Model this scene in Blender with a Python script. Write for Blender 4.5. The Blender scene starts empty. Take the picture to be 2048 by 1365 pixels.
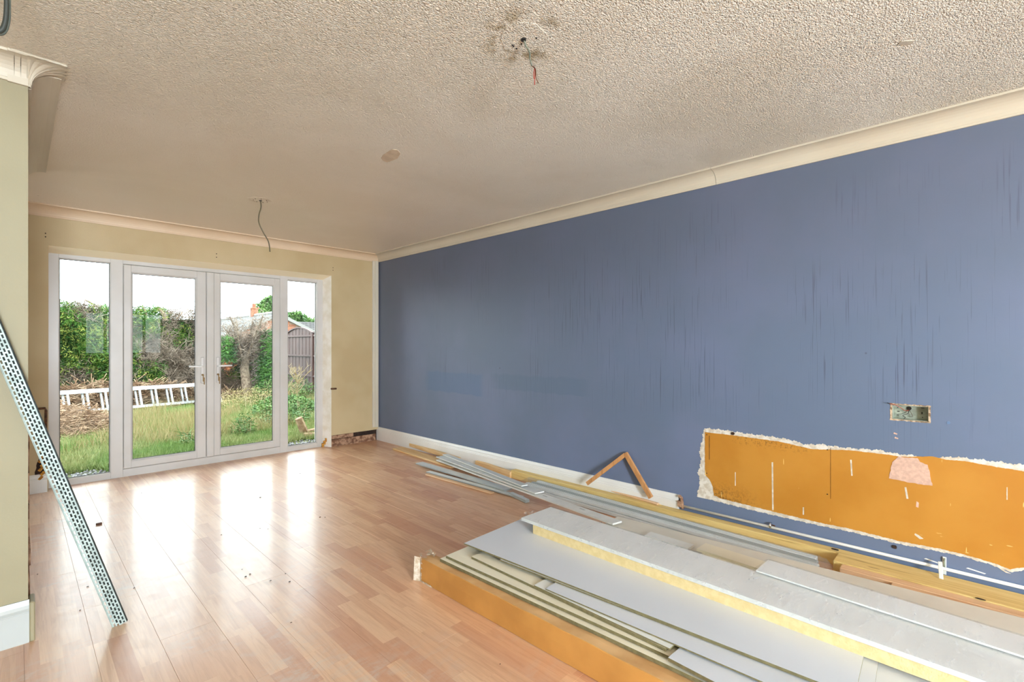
import bpy, math, random
import numpy as np
from mathutils import Vector, Matrix
random.seed(7); rng = np.random.default_rng(7)
R = math.radians
SC = bpy.context.scene; COL = SC.collection
# ------------------------------------------------------------------ camera, world, exposure
F, YH, H = 965.0, 691.0, 1.2
YAW = R(45.7); SN, CS = math.sin(YAW), math.cos(YAW)
cd = bpy.data.cameras.new('camera'); cam = bpy.data.objects.new('camera', cd); COL.objects.link(cam)
cam.location = (0, 0, H); cam.rotation_euler = (R(90), 0, -YAW)
cd.sensor_width = 36; cd.lens = F/2048*36; cd.shift_y = (YH-682.5)/2048; cd.clip_start = .02; cd.clip_end = 500
SC.camera = cam
SC.view_settings.view_transform = 'Standard'; SC.view_settings.look = 'None'
SC.view_settings.gamma = 1; SC.view_settings.exposure = 0.20; SC.view_settings.use_curve_mapping = False
SC.cycles.use_denoising = True
SC.cycles.max_bounces = 10; SC.cycles.diffuse_bounces = 6; SC.cycles.transparent_max_bounces = 16
SC.cycles.sample_clamp_indirect = 8
SKY_STRENGTH = 8.0
SIDE_FILL = 640.0  # strength of the added front fill light
w = bpy.data.worlds.new('overcast_sky'); SC.world = w; w.use_nodes = True
nt = w.node_tree; bg = nt.nodes['Background']
tc = nt.nodes.new('ShaderNodeTexCoord'); mp = nt.nodes.new('ShaderNodeMapping'); mp.inputs['Scale'].default_value = (1, 1, 3)
nz = nt.nodes.new('ShaderNodeTexNoise'); nz.inputs['Scale'].default_value = 2.2; nz.inputs['Detail'].default_value = 4
cr = nt.nodes.new('ShaderNodeValToRGB'); cr.color_ramp.elements[0].position = .35; cr.color_ramp.elements[1].position = .65
cr.color_ramp.elements[0].color = (.80, .87, .96, 1); cr.color_ramp.elements[1].color = (.93, .97, 1, 1)
nt.links.new(tc.outputs['Generated'], mp.inputs['Vector']); nt.links.new(mp.outputs[0], nz.inputs['Vector'])
nt.links.new(nz.outputs['Fac'], cr.inputs['Fac']); nt.links.new(cr.outputs[0], bg.inputs['Color'])
bg.inputs['Strength'].default_value = SKY_STRENGTH
al = bpy.data.lights.new('front_side_fill_light', 'AREA'); al.shape = 'RECTANGLE'; al.size = .98; al.size_y = 1.6  # fill light added behind the camera to brighten the room
al.energy = SIDE_FILL; al.color = (.80, .90, 1.0)
alo = bpy.data.objects.new('front_side_fill_light', al); COL.objects.link(alo)
a2 = bpy.data.lights.new('alcove_fill_light', 'AREA'); a2.shape = 'RECTANGLE'; a2.size = .66; a2.size_y = .9; a2.energy = 6; a2.color = (.88, .94, 1.0)  # second added fill light, unseen in the alcove, lifts the far ceiling
a2o = bpy.data.objects.new('alcove_fill_light', a2); COL.objects.link(a2o); a2o.location = (-.925, 4.95, 1.35); a2o.rotation_euler = (R(105), 0, R(-90))
alo.location = (-.36, -4.17, 1.35); alo.rotation_euler = (R(93), 0, R(-3))

# ------------------------------------------------------------------ measuring helpers
def ray(px, py):
    l = (px-1024)/F; return (SN+l*CS, CS-l*SN, -(py-YH)/F)
def onz(px, py, z=0.0):
    d = ray(px, py); t = (z-H)/d[2]; return Vector((d[0]*t, d[1]*t, z))
def onx(px, py, x):
    d = ray(px, py); t = x/d[0]; return Vector((x, d[1]*t, H+d[2]*t))
def ony(px, py, y):
    d = ray(px, py); t = y/d[1]; return Vector((d[0]*t, y, H+d[2]*t))
# ------------------------------------------------------------------ materials
def new_mat(name):
    m = bpy.data.materials.new(name); m.use_nodes = True
    n = m.node_tree; b = n.nodes['Principled BSDF']; return m, n, b
def N(n, t, **k):
    x = n.nodes.new('ShaderNode'+t)
    for a, v in k.items():
        if hasattr(x, a): setattr(x, a, v)
    return x
def setin(x, **k):
    for a, v in k.items(): x.inputs[a.replace('_', ' ')].default_value = v
def c4(c): return (c[0], c[1], c[2], 1)
def s2l(r, g, b):
    f = lambda v: (v/255/12.92 if v/255 <= .04045 else ((v/255+.055)/1.055)**2.4)
    return (f(r), f(g), f(b))
def noise(n, vec, scale, detail=3, rough=.55, dist=0):
    x = N(n, 'TexNoise'); setin(x, Scale=scale, Detail=detail, Roughness=rough, Distortion=dist)
    n.links.new(vec, x.inputs['Vector']); return x.outputs['Fac']
def mapping(n, vec, scale=(1, 1, 1), loc=(0, 0, 0), rot=(0, 0, 0)):
    m = N(n, 'Mapping'); m.inputs['Scale'].default_value = scale; m.inputs['Location'].default_value = loc
    m.inputs['Rotation'].default_value = rot
    n.links.new(vec, m.inputs['Vector']); return m.outputs[0]
def ramp(n, fac, p0, p1, v0=0., v1=1.):
    x = N(n, 'MapRange'); x.interpolation_type = 'SMOOTHSTEP'
    setin(x, From_Min=p0, From_Max=p1, To_Min=v0, To_Max=v1); n.links.new(fac, x.inputs['Value']); return x.outputs[0]
def mixc(n, fac, a, b):
    x = N(n, 'Mix'); x.data_type = 'RGBA'
    for s, v in ((6, a), (7, b)):
        if isinstance(v, (tuple, list)): x.inputs[s].default_value = c4(v)
        else: n.links.new(v, x.inputs[s])
    if isinstance(fac, float): x.inputs[0].default_value = fac
    else: n.links.new(fac, x.inputs[0])
    return x.outputs[2]
def math_(n, op, a, b=None, c=None):
    x = N(n, 'Math'); x.operation = op
    for i, v in enumerate((a, b, c)):
        if v is None: continue
        if isinstance(v, (int, float)): x.inputs[i].default_value = v
        else: n.links.new(v, x.inputs[i])
    return x.outputs[0]
def bump(n, b, h, strength, dist=.01):
    x = N(n, 'Bump'); setin(x, Strength=strength, Distance=dist); n.links.new(h, x.inputs['Height'])
    n.links.new(x.outputs[0], b.inputs['Normal'])
def wpos(n): return N(n, 'NewGeometry').outputs['Position']
def opos(n): return N(n, 'TexCoord').outputs['Object']
def sep(n, v):
    x = N(n, 'SeparateXYZ'); n.links.new(v, x.inputs[0]); return x.outputs
def comb(n, a, b, c=0.):
    x = N(n, 'CombineXYZ')
    for i, v in enumerate((a, b, c)):
        if isinstance(v, (int, float)): x.inputs[i].default_value = v
        else: n.links.new(v, x.inputs[i])
    return x.outputs[0]
MATS = {}
def pm(name, c1, c2=None, scale=8., rough=.5, bmp=0., bscale=60., metal=0., stretch=(1, 1, 1), world=False, lo=.35, hi=.65, spec=.5, rand=0.):
    if name in MATS: return MATS[name]
    m, n, b = new_mat(name); v = wpos(n) if world else opos(n)
    v = mapping(n, v, stretch)
    col = None
    if c2 is not None:
        col = mixc(n, ramp(n, noise(n, v, scale), lo, hi), c1, c2)
    else: b.inputs['Base Color'].default_value = c4(c1)
    if rand:
        oi = N(n, 'ObjectInfo'); hs = N(n, 'HueSaturation')
        n.links.new(ramp(n, oi.outputs['Random'], 0, 1, 1-rand, 1+rand), hs.inputs['Value'])
        if col is None: hs.inputs['Color'].default_value = c4(c1)
        else: n.links.new(col, hs.inputs['Color'])
        col = hs.outputs[0]
    if col is not None: n.links.new(col, b.inputs['Base Color'])
    setin(b, Roughness=rough, Metallic=metal); b.inputs['Specular IOR Level'].default_value = spec
    if bmp: bump(n, b, noise(n, v, bscale, 3), bmp, .004)
    MATS[name] = m; return m

def mat_floor():
    m, n, b = new_mat('oak_laminate_print'); P = sep(n, wpos(n)); x, y = P[0], P[1]
    w_ = .0645
    row = math_(n, 'FLOOR', math_(n, 'DIVIDE', math_(n, 'ADD', x, 20.), w_))
    wn = N(n, 'TexWhiteNoise'); wn.noise_dimensions = '1D'; n.links.new(row, wn.inputs['W'])
    col_ = math_(n, 'FLOOR', math_(n, 'ADD', math_(n, 'DIVIDE', y, .40), math_(n, 'MULTIPLY', wn.outputs['Value'], 7.3)))
    w2 = N(n, 'TexWhiteNoise'); w2.noise_dimensions = '2D'; n.links.new(comb(n, row, col_), w2.inputs['Vector'])
    tone = w2.outputs['Value']
    sh = math_(n, 'MULTIPLY', tone, 37.)
    gv = comb(n, math_(n, 'MULTIPLY', x, 26.), math_(n, 'MULTIPLY', y, 1.6), sh)
    grain = noise(n, gv, 1.6, 5, .6, 1.2)
    fine = noise(n, comb(n, math_(n, 'MULTIPLY', x, 160.), math_(n, 'MULTIPLY', y, 5.), sh), 2., 3)
    base = mixc(n, tone, FL_A, FL_B)
    w3 = N(n, 'TexWhiteNoise'); w3.noise_dimensions = '2D'; n.links.new(comb(n, col_, row), w3.inputs['Vector'])
    base = mixc(n, ramp(n, w3.outputs['Value'], .74, .80, 0, .75), base, FL_C)
    base = mixc(n, ramp(n, grain, .40, .68, 0, .42), base, FL_D)
    base = mixc(n, ramp(n, fine, .5, .75, 0, .22), base, FL_D)
    # dusty scuffs left by feet
    du = noise(n, wpos(n), 1.9, 5, .65, .5); du2 = noise(n, mapping(n, wpos(n), (1, 1.8, 1), rot=(0, 0, .5)), 11., 5, .7, .3)
    leftish = ramp(n, x, 1.9, .6, .0, 1.)
    d = math_(n, 'MULTIPLY', math_(n, 'MULTIPLY', ramp(n, du, .42, .7), ramp(n, du2, .42, .64)), leftish)
    base = mixc(n, math_(n, 'MULTIPLY', d, .6), base, s2l(205, 198, 188))
    base = mixc(n, math_(n, 'MULTIPLY', leftish, .12), base, s2l(205, 198, 188))
    n.links.new(base, b.inputs['Base Color'])
    n.links.new(ramp(n, du2, .3, .7, .34, .44), b.inputs['Roughness'])
    b.inputs['IOR'].default_value = 1.6
    b.inputs['Coat Weight'].default_value = .22; b.inputs['Coat IOR'].default_value = 1.6
    n.links.new(ramp(n, du, .3, .7, .10, .17), b.inputs['Coat Roughness'])
    bump(n, b, grain, .03, .002)
    return m
FL_A, FL_B, FL_C, FL_D = s2l(216, 168, 130), s2l(230, 190, 152), s2l(200, 144, 110), s2l(184, 128, 92)
FL_R = .21

def mat_ceiling():
    m, n, b = new_mat('textured_ceiling_paint'); p = wpos(n); P = sep(n, p)
    big = noise(n, p, .9, 4, .6, .6)
    c = mixc(n, ramp(n, big, .35, .65), s2l(228, 221, 206), s2l(217, 208, 190))
    c = mixc(n, ramp(n, P[1], 1.2, 4.2, 0, .55), c, s2l(230, 213, 190))
    # tan stains round the ceiling rose
    def spot(cx, cy, r0, r1, col, k, thr=(.45, .62), sc=9.):
        nonlocal c
        dx = math_(n, 'SUBTRACT', P[0], cx); dy = math_(n, 'SUBTRACT', P[1], cy)
        d = math_(n, 'SQRT', math_(n, 'ADD', math_(n, 'MULTIPLY', dx, dx), math_(n, 'MULTIPLY', dy, dy)))
        ring = math_(n, 'MULTIPLY', ramp(n, d, r0*.55, r0), ramp(n, d, r1, r0*1.05))
        f = math_(n, 'MULTIPLY', math_(n, 'MULTIPLY', ring, ramp(n, noise(n, p, sc, 4, .7), *thr)), k)
        c = mixc(n, f, c, col)
    spot(1.315, 1.22, .10, .20, s2l(140, 118, 70), .75)
    spot(1.334, 4.065, .06, .10, s2l(170, 140, 110), .5)
    specks = N(n, 'TexVoronoi'); setin(specks, Scale=3.2); n.links.new(p, specks.inputs['Vector'])
    c = mixc(n, ramp(n, specks.outputs['Distance'], .02, .014, 0, .7), c, s2l(120, 95, 70))
    n.links.new(c, b.inputs['Base Color']); b.inputs['Roughness'].default_value = .42
    v = mapping(n, p, (1, 1.35, 1), rot=(0, 0, R(25)))
    h1 = noise(n, v, 84., 1.2, .5, .6); h2 = noise(n, v, 130., 1, .5, .3)
    rid = math_(n, 'ABSOLUTE', math_(n, 'SUBTRACT', h1, .5))
    h = math_(n, 'ADD', math_(n, 'MULTIPLY', rid, -2.2), math_(n, 'MULTIPLY', h2, .9))
    # worn flatter towards the far end
    x = N(n, 'Bump'); setin(x, Distance=.0075); n.links.new(h, x.inputs['Height'])
    n.links.new(ramp(n, P[1], 1.8, 4.8, 1., .2), x.inputs['Strength']); n.links.new(x.outputs[0], b.inputs['Normal'])
    return m

def mat_blue():
    m, n, b = new_mat('grimy_blue_wall_paint'); p = wpos(n); P = sep(n, p); y, z = P[1], P[2]
    c = mixc(n, ramp(n, noise(n, p, 1.1, 4), .35, .65), BL_A, BL_B)
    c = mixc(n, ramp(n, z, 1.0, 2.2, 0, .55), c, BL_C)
    # condensation runs: thin vertical lines in drifts
    v = comb(n, 0., math_(n, 'MULTIPLY', y, 52.), math_(n, 'MULTIPLY', z, 1.1))
    st = noise(n, v, 1.6, 3, .6, .25)
    drift = ramp(n, noise(n, comb(n, 3., math_(n, 'MULTIPLY', y, 1.3), math_(n, 'MULTIPLY', z, .8)), 1.3, 3), .42, .62)
    hz = math_(n, 'MULTIPLY', ramp(n, z, .5, 1.1), ramp(n, z, 2.2, 2.0))
    runs = math_(n, 'MULTIPLY', math_(n, 'MULTIPLY', ramp(n, st, .60, .66), drift), hz)
    c = mixc(n, math_(n, 'MULTIPLY', runs, .42), c, BL_D)
    v2 = comb(n, 0., math_(n, 'MULTIPLY', y, 90.), math_(n, 'MULTIPLY', z, 1.3))
    r2 = math_(n, 'MULTIPLY', math_(n, 'MULTIPLY', ramp(n, noise(n, v2, 1.2, 2, .5, .2), .63, .67), drift), hz)
    c = mixc(n, math_(n, 'MULTIPLY', r2, .55), c, BL_D)
    def rect(y0, y1, z0, z1, col, k, e=.05):
        nonlocal c
        wob = math_(n, 'MULTIPLY', math_(n, 'SUBTRACT', noise(n, p, 9., 3), .5), .10)
        yy = math_(n, 'ADD', y, wob); zz = math_(n, 'ADD', z, math_(n, 'MULTIPLY', wob, .5))
        f = math_(n, 'MULTIPLY', math_(n, 'MULTIPLY', ramp(n, yy, y0-e, y0), ramp(n, yy, y1+e, y1)), math_(n, 'MULTIPLY', ramp(n, zz, z0-.02, z0), ramp(n, zz, z1+.03, z1)))
        c = mixc(n, math_(n, 'MULTIPLY', f, k), c, col)
    a = onx(955, 786, 3.2); q = onx(860, 740, 3.2); rect(a.y, q.y, min(a.z, q.z)-.02, max(a.z, q.z)-.03, s2l(80, 108, 144), .5, .12)
    a = onx(1155, 790, 3.2); q = onx(1000, 752, 3.2); rect(a.y, q.y, min(a.z, q.z), max(a.z, q.z), s2l(80, 104, 128), .4, .16)
    sp = N(n, 'TexVoronoi'); setin(sp, Scale=2.3); n.links.new(p, sp.inputs['Vector'])
    c = mixc(n, ramp(n, sp.outputs['Distance'], .025, .018, 0, .6), c, s2l(60, 62, 80))
    n.links.new(c, b.inputs['Base Color']); b.inputs['Roughness'].default_value = .48
    bump(n, b, noise(n, mapping(n, p, (1, 1, .6)), 90., 3), .12, .003)
    return m
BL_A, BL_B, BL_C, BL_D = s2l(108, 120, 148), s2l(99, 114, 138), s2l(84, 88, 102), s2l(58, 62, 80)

def mat_orange():
    m, n, b = new_mat('old_orange_paint'); p = wpos(n); P = sep(n, p); y, z = P[1], P[2]
    c = mixc(n, ramp(n, noise(n, p, 2.5, 4), .35, .65), s2l(192, 134, 50), s2l(182, 122, 38))
    v = comb(n, 0., math_(n, 'MULTIPLY', y, 22.), math_(n, 'MULTIPLY', z, 2.6))
    c = mixc(n, ramp(n, noise(n, v, 2.6, 2, .4), .735, .75, 0, .85), c, s2l(235, 205, 130))
    # mould creeping in from the lower left corner and along the torn edge
    md = noise(n, p, 55., 5, .75)
    low = ramp(n, z, .34, .18); ly = ramp(n, y, .9, 1.3)
    c = mixc(n, math_(n, 'MULTIPLY', math_(n, 'MULTIPLY', low, ly), ramp(n, md, .45, .6, 0, .9)), c, s2l(70, 48, 22))
    up = math_(n, 'MULTIPLY', math_(n, 'MULTIPLY', ramp(n, z, .555, .60), ramp(n, y, .68, .78)), ramp(n, y, 1.2, 1.05))
    c = mixc(n, math_(n, 'MULTIPLY', up, ramp(n, md, .5, .62, 0, .8)), c, s2l(120, 82, 30))
    flk = math_(n, 'MULTIPLY', ramp(n, noise(n, comb(n, 0., math_(n, 'MULTIPLY', y, 9.), math_(n, 'MULTIPLY', z, 26.)), 1.8, 3, .5), .66, .69), ramp(n, y, .35, .0))
    flk = math_(n, 'MULTIPLY', flk, ramp(n, z, .32, .27))
    c = mixc(n, math_(n, 'MULTIPLY', flk, .8), c, s2l(225, 190, 120))
    n.links.new(c, b.inputs['Base Color']); b.inputs['Roughness'].default_value = .5
    bump(n, b, noise(n, p, 70., 3), .08, .003)
    return m

def mat_wood(name, a, b_, dark, ring=.5, axis=1, rough=.6, sc=1.):
    if name in MATS: return MATS[name]
    m, n, b = new_mat(name); P = sep(n, opos(n))
    k = [30.*sc]*3; k[axis] = 1.6*sc
    oi = N(n, 'ObjectInfo'); off = math_(n, 'MULTIPLY', oi.outputs['Random'], 40.)
    v = comb(n, math_(n, 'ADD', math_(n, 'MULTIPLY', P[0], k[0]), off), math_(n, 'ADD', math_(n, 'MULTIPLY', P[1], k[1]), off), math_(n, 'MULTIPLY', P[2], k[2]))
    g = noise(n, v, 1.3, 4, .6, .8)
    c = mixc(n, ramp(n, g, .35, .65), a, b_)
    c = mixc(n, ramp(n, g, .58, .72, 0, ring), c, dark)
    vo = N(n, 'TexVoronoi'); setin(vo, Scale=1.)
    kk = [14.]*3; kk[axis] = 2.4
    n.links.new(comb(n, math_(n, 'ADD', math_(n, 'MULTIPLY', P[0], kk[0]), off), math_(n, 'MULTIPLY', P[1], kk[1]), math_(n, 'MULTIPLY', P[2], kk[2])), vo.inputs['Vector'])
    c = mixc(n, ramp(n, vo.outputs['Distance'], .085, .04, 0, .8), c, dark)
    n.links.new(c, b.inputs['Base Color']); b.inputs['Roughness'].default_value = rough
    bump(n, b, g, .15, .002)
    MATS[name] = m; return m

def mat_glass():
    m = bpy.data.materials.new('window_glass'); m.use_nodes = True; n = m.node_tree
    n.nodes.clear(); o = N(n, 'OutputMaterial'); t = N(n, 'BsdfTransparent'); g = N(n, 'BsdfGlossy'); mx = N(n, 'MixShader'); f = N(n, 'Fresnel')
    t.inputs[0].default_value = (.93, .965, .95, 1); g.inputs['Roughness'].default_value = .01; f.inputs['IOR'].default_value = 1.26
    n.links.new(f.outputs[0], mx.inputs[0]); n.links.new(t.outputs[0], mx.inputs[1]); n.links.new(g.outputs[0], mx.inputs[2]); n.links.new(mx.outputs[0], o.inputs[0])
    return m
def mat_film(name='clear_plastic_film', hi=.34, bs=.30):
    m = bpy.data.materials.new(name); m.use_nodes = True; n = m.node_tree
    n.nodes.clear(); o = N(n, 'OutputMaterial'); t = N(n, 'BsdfTransparent'); g = N(n, 'BsdfPrincipled'); mx = N(n, 'MixShader')
    t.inputs[0].default_value = (.95, .96, .97, 1); setin(g, Roughness=.16); g.inputs['Base Color'].default_value = (.8, .82, .83, 1)
    p = opos(n)
    f = noise(n, mapping(n, p, (3, 1, 3), rot=(0, 0, .5)), 9., 4, .6, 1.5)
    n.links.new(ramp(n, f, .50, .74, .10, hi), mx.inputs[0])
    bm_ = N(n, 'Bump'); setin(bm_, Strength=bs, Distance=.006); n.links.new(noise(n, mapping(n, p, (3, 1, 3), rot=(0, 0, .5)), 14., 3, .5, 1.), bm_.inputs['Height']); n.links.new(bm_.outputs[0], g.inputs['Normal'])
    n.links.new(t.outputs[0], mx.inputs[1]); n.links.new(g.outputs[0], mx.inputs[2]); n.links.new(mx.outputs[0], o.inputs[0])
    return m
M = dict(
    floor=mat_floor(), ceil=mat_ceiling(), blue=mat_blue(), orange=mat_orange(), glass=mat_glass(), film=mat_film(), film2=mat_film('taut_plastic_film', .16, .10),
    cream=pm('cream_wall_paint', s2l(192, 172, 132), s2l(182, 160, 118), 1.6, .6, .12, 120, world=True),
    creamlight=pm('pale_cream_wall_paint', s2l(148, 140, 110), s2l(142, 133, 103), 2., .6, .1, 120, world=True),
    coving=pm('coving_paint', s2l(202, 194, 175), s2l(194, 184, 164), 1.2, .5, .05, 60, world=True),
    skirt=pm('white_gloss_skirting', s2l(232, 232, 228), s2l(226, 225, 220), 2, .3, .0, world=True),
    upvc=pm('white_upvc', s2l(204, 200, 194), s2l(198, 193, 185), 3, .3, world=True),
    gasket=pm('black_gasket', (.02, .02, .02), rough=.6),
    plaster=pm('torn_plaster_white', s2l(222, 216, 204), s2l(196, 184, 164), 30, .9, .5, 120, world=True),
    pinkplaster=pm('pink_plaster', s2l(214, 178, 158), s2l(196, 162, 144), 60, .9, .4, 160, world=True),
    mortar=pm('dirty_mortar', s2l(176, 140, 112), s2l(110, 74, 52), 22, .9, .8, 60, world=True),
    darkgap=pm('dark_cavity', s2l(34, 22, 16), s2l(58, 38, 26), 30, .9, .5, 60, world=True),
    foamy=pm('expanding_foam', s2l(214, 160, 60), s2l(160, 100, 36), 60, .8, .8, 60),
    white=pm('white_melamine', s2l(214, 218, 224), s2l(208, 212, 218), 1.5, .28),
    creamb=pm('cream_melamine', s2l(236, 230, 208), s2l(230, 223, 199), 2, .4),
    greyb=pm('grey_cream_board', s2l(222, 219, 206), s2l(214, 210, 197), 4, .5),
    mdf=pm('green_mdf_edge', s2l(128, 120, 84), s2l(112, 104, 72), 40, .8, .3, 200),
    marble=pm('grey_marble_print', s2l(240, 239, 235), s2l(231, 230, 225), 2.2, .3, stretch=(2.2, .6, 1)),
    pir=pm('yellow_foam_insulation', s2l(232, 212, 160), s2l(222, 200, 144), 30, .85, .4, 150),
    card=pm('brown_cardboard', s2l(206, 150, 78), s2l(192, 138, 70), 5, .55, .15, 40),
    cardp=pm('pale_cardboard', s2l(212, 172, 122), s2l(200, 154, 100), 7, .6, .15, 40),
    cardw=pm('torn_white_card', s2l(226, 216, 200), s2l(190, 170, 140), 50, .9, .4, 90),
    grey=pm('grey_plastic_profile', s2l(214, 218, 216), s2l(202, 206, 204), 4, .35),
    greyd=pm('dark_grey_plastic', s2l(160, 166, 164), rough=.4),
    strip=pm('white_plastic_strip', s2l(232, 234, 230), s2l(222, 224, 218), 6, .35),
    ink=pm('faint_grey_print', s2l(150, 152, 150), rough=.6),
    zinc=pm('galvanised_steel', s2l(168, 182, 176), s2l(146, 160, 154), 30, .55, metal=.15),
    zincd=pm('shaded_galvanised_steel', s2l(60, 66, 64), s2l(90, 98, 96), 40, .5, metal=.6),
    alu=pm('aluminium', s2l(226, 228, 230), s2l(205, 208, 212), 8, .35, metal=.35),
    chrome=pm('chrome_handle', (.8, .8, .8), rough=.15, metal=1.),
    brass=pm('brass_lock', s2l(120, 92, 50), rough=.4, metal=.8),
    copper=pm('old_copper', s2l(110, 70, 40), s2l(70, 46, 28), 40, .5, metal=.4),
    cable=pm('grey_cable_sheath', s2l(96, 100, 84), rough=.5),
    cabled=pm('dark_cable_sheath', s2l(52, 56, 50), rough=.45),
    red=pm('red_wire', s2l(150, 50, 36), rough=.4), black=pm('black_wire', s2l(30, 28, 26), rough=.4),
    box=pm('galvanised_back_box', s2l(168, 178, 164), s2l(140, 148, 134), 30, .5, metal=.3),
    pine=mat_wood('pale_pine', s2l(226, 192, 142), s2l(212, 172, 116), s2l(176, 122, 72)),
    treated=mat_wood('treated_yellow_timber', s2l(226, 200, 132), s2l(212, 182, 112), s2l(140, 104, 58)),
    planed=mat_wood('planed_pink_pine', s2l(228, 192, 152), s2l(218, 178, 136), s2l(180, 126, 90), .35),
    brownw=mat_wood('brown_frame_wood', s2l(196, 144, 92), s2l(180, 126, 74), s2l(120, 76, 44), .4, axis=2),
    fence=mat_wood('dark_brown_fence_wood', s2l(128, 88, 78), s2l(96, 64, 56), s2l(56, 38, 34), .6, axis=2),
    concrete=pm('concrete_post', s2l(170, 172, 160), s2l(140, 142, 130), 12, .9, .3),
    brick=None, gravel=pm('slate_gravel', s2l(196, 194, 196), s2l(96, 94, 104), 22, .8, world=True),
    soil=pm('lawn_soil', s2l(122, 124, 74), s2l(92, 104, 50), 3, .95, .5, 30, world=True),
    bark=pm('grey_bark', s2l(172, 152, 130), s2l(116, 98, 82), 14, .9, .6, 40),
    deadtwig=pm('dead_twig', s2l(186, 168, 150), s2l(120, 102, 86), 5, .9, world=True),
    browntwig=pm('brown_brushwood', s2l(198, 168, 138), s2l(142, 108, 80), 6, .9, world=True),
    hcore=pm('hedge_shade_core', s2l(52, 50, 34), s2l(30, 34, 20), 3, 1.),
    leafg=pm('conifer_green', s2l(92, 150, 48), s2l(44, 92, 34), 2.6, .7, world=True),
    leafy=pm('conifer_yellow_tips', s2l(168, 180, 80), s2l(120, 150, 56), 4, .7, world=True),
    orangeleaf=pm('rusty_dead_leaf', s2l(196, 120, 70), s2l(160, 90, 50), 6, .8),
    weed=pm('weed_leaf', s2l(128, 168, 76), s2l(86, 130, 58), 5, .7, world=True),
    drystem=pm('dry_stem', s2l(202, 182, 140), s2l(176, 150, 104), 5, .8, world=True),
    tree=pm('far_tree_green', s2l(104, 140, 66), s2l(62, 96, 42), 1.2, .8, world=True),
    roof=pm('grey_roof_tile', s2l(178, 176, 170), s2l(144, 142, 136), 6, .8), verge=pm('white_verge', s2l(226, 222, 214), rough=.6),
    tile2=pm('dark_roof_tile', s2l(150, 142, 134), s2l(104, 98, 94), 5, .8, rand=.2),
    bricks=pm('orange_brick', s2l(204, 136, 102), s2l(182, 112, 80), 6, .85, rand=.14), mortj=pm('brick_mortar', s2l(198, 172, 150), rough=.9),
    log=pm('cut_log', s2l(196, 164, 128), s2l(150, 112, 80), 14, .85, .5, 30),
    greenleafgrass=None)
def mat_grass():
    m, n, b = new_mat('meadow_grass'); p = wpos(n)
    c = mixc(n, ramp(n, noise(n, p, 1.1, 4, .6), .38, .62), s2l(140, 176, 84), s2l(196, 196, 128))
    c = mixc(n, ramp(n, noise(n, p, 30., 2), .45, .7), c, s2l(112, 152, 64))
    n.links.new(c, b.inputs['Base Color']); b.inputs['Roughness'].default_value = .7; return m
M['grass'] = mat_grass()
def darker(m, k):   # daylight outside is far stronger than indoors: leaves and soil get their real, low reflectance
    n = m.node_tree; b = n.nodes['Principled BSDF']; l = b.inputs['Base Color'].links
    hs = n.nodes.new('ShaderNodeHueSaturation'); hs.inputs['Value'].default_value = k
    if l: n.links.new(l[0].from_socket, hs.inputs['Color'])
    else: hs.inputs['Color'].default_value = b.inputs['Base Color'].default_value
    n.links.new(hs.outputs[0], b.inputs['Base Color'])
for k_, f_ in dict(grass=.52, soil=.45, leafg=.58, leafy=.6, deadtwig=.68, browntwig=.75, bark=.65, weed=.45, drystem=.6, tree=.7, roof=.17, verge=.24, tile2=.17, bricks=.5, mortj=.5, fence=.42, concrete=.5, log=.5, gravel=.5, orangeleaf=.5, alu=.55).items():
    darker(M[k_], f_)
M['drygrass'] = pm('dry_grass', s2l(214, 196, 138), s2l(190, 170, 104), 8, .8, world=True); darker(M['drygrass'], .45)

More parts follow.
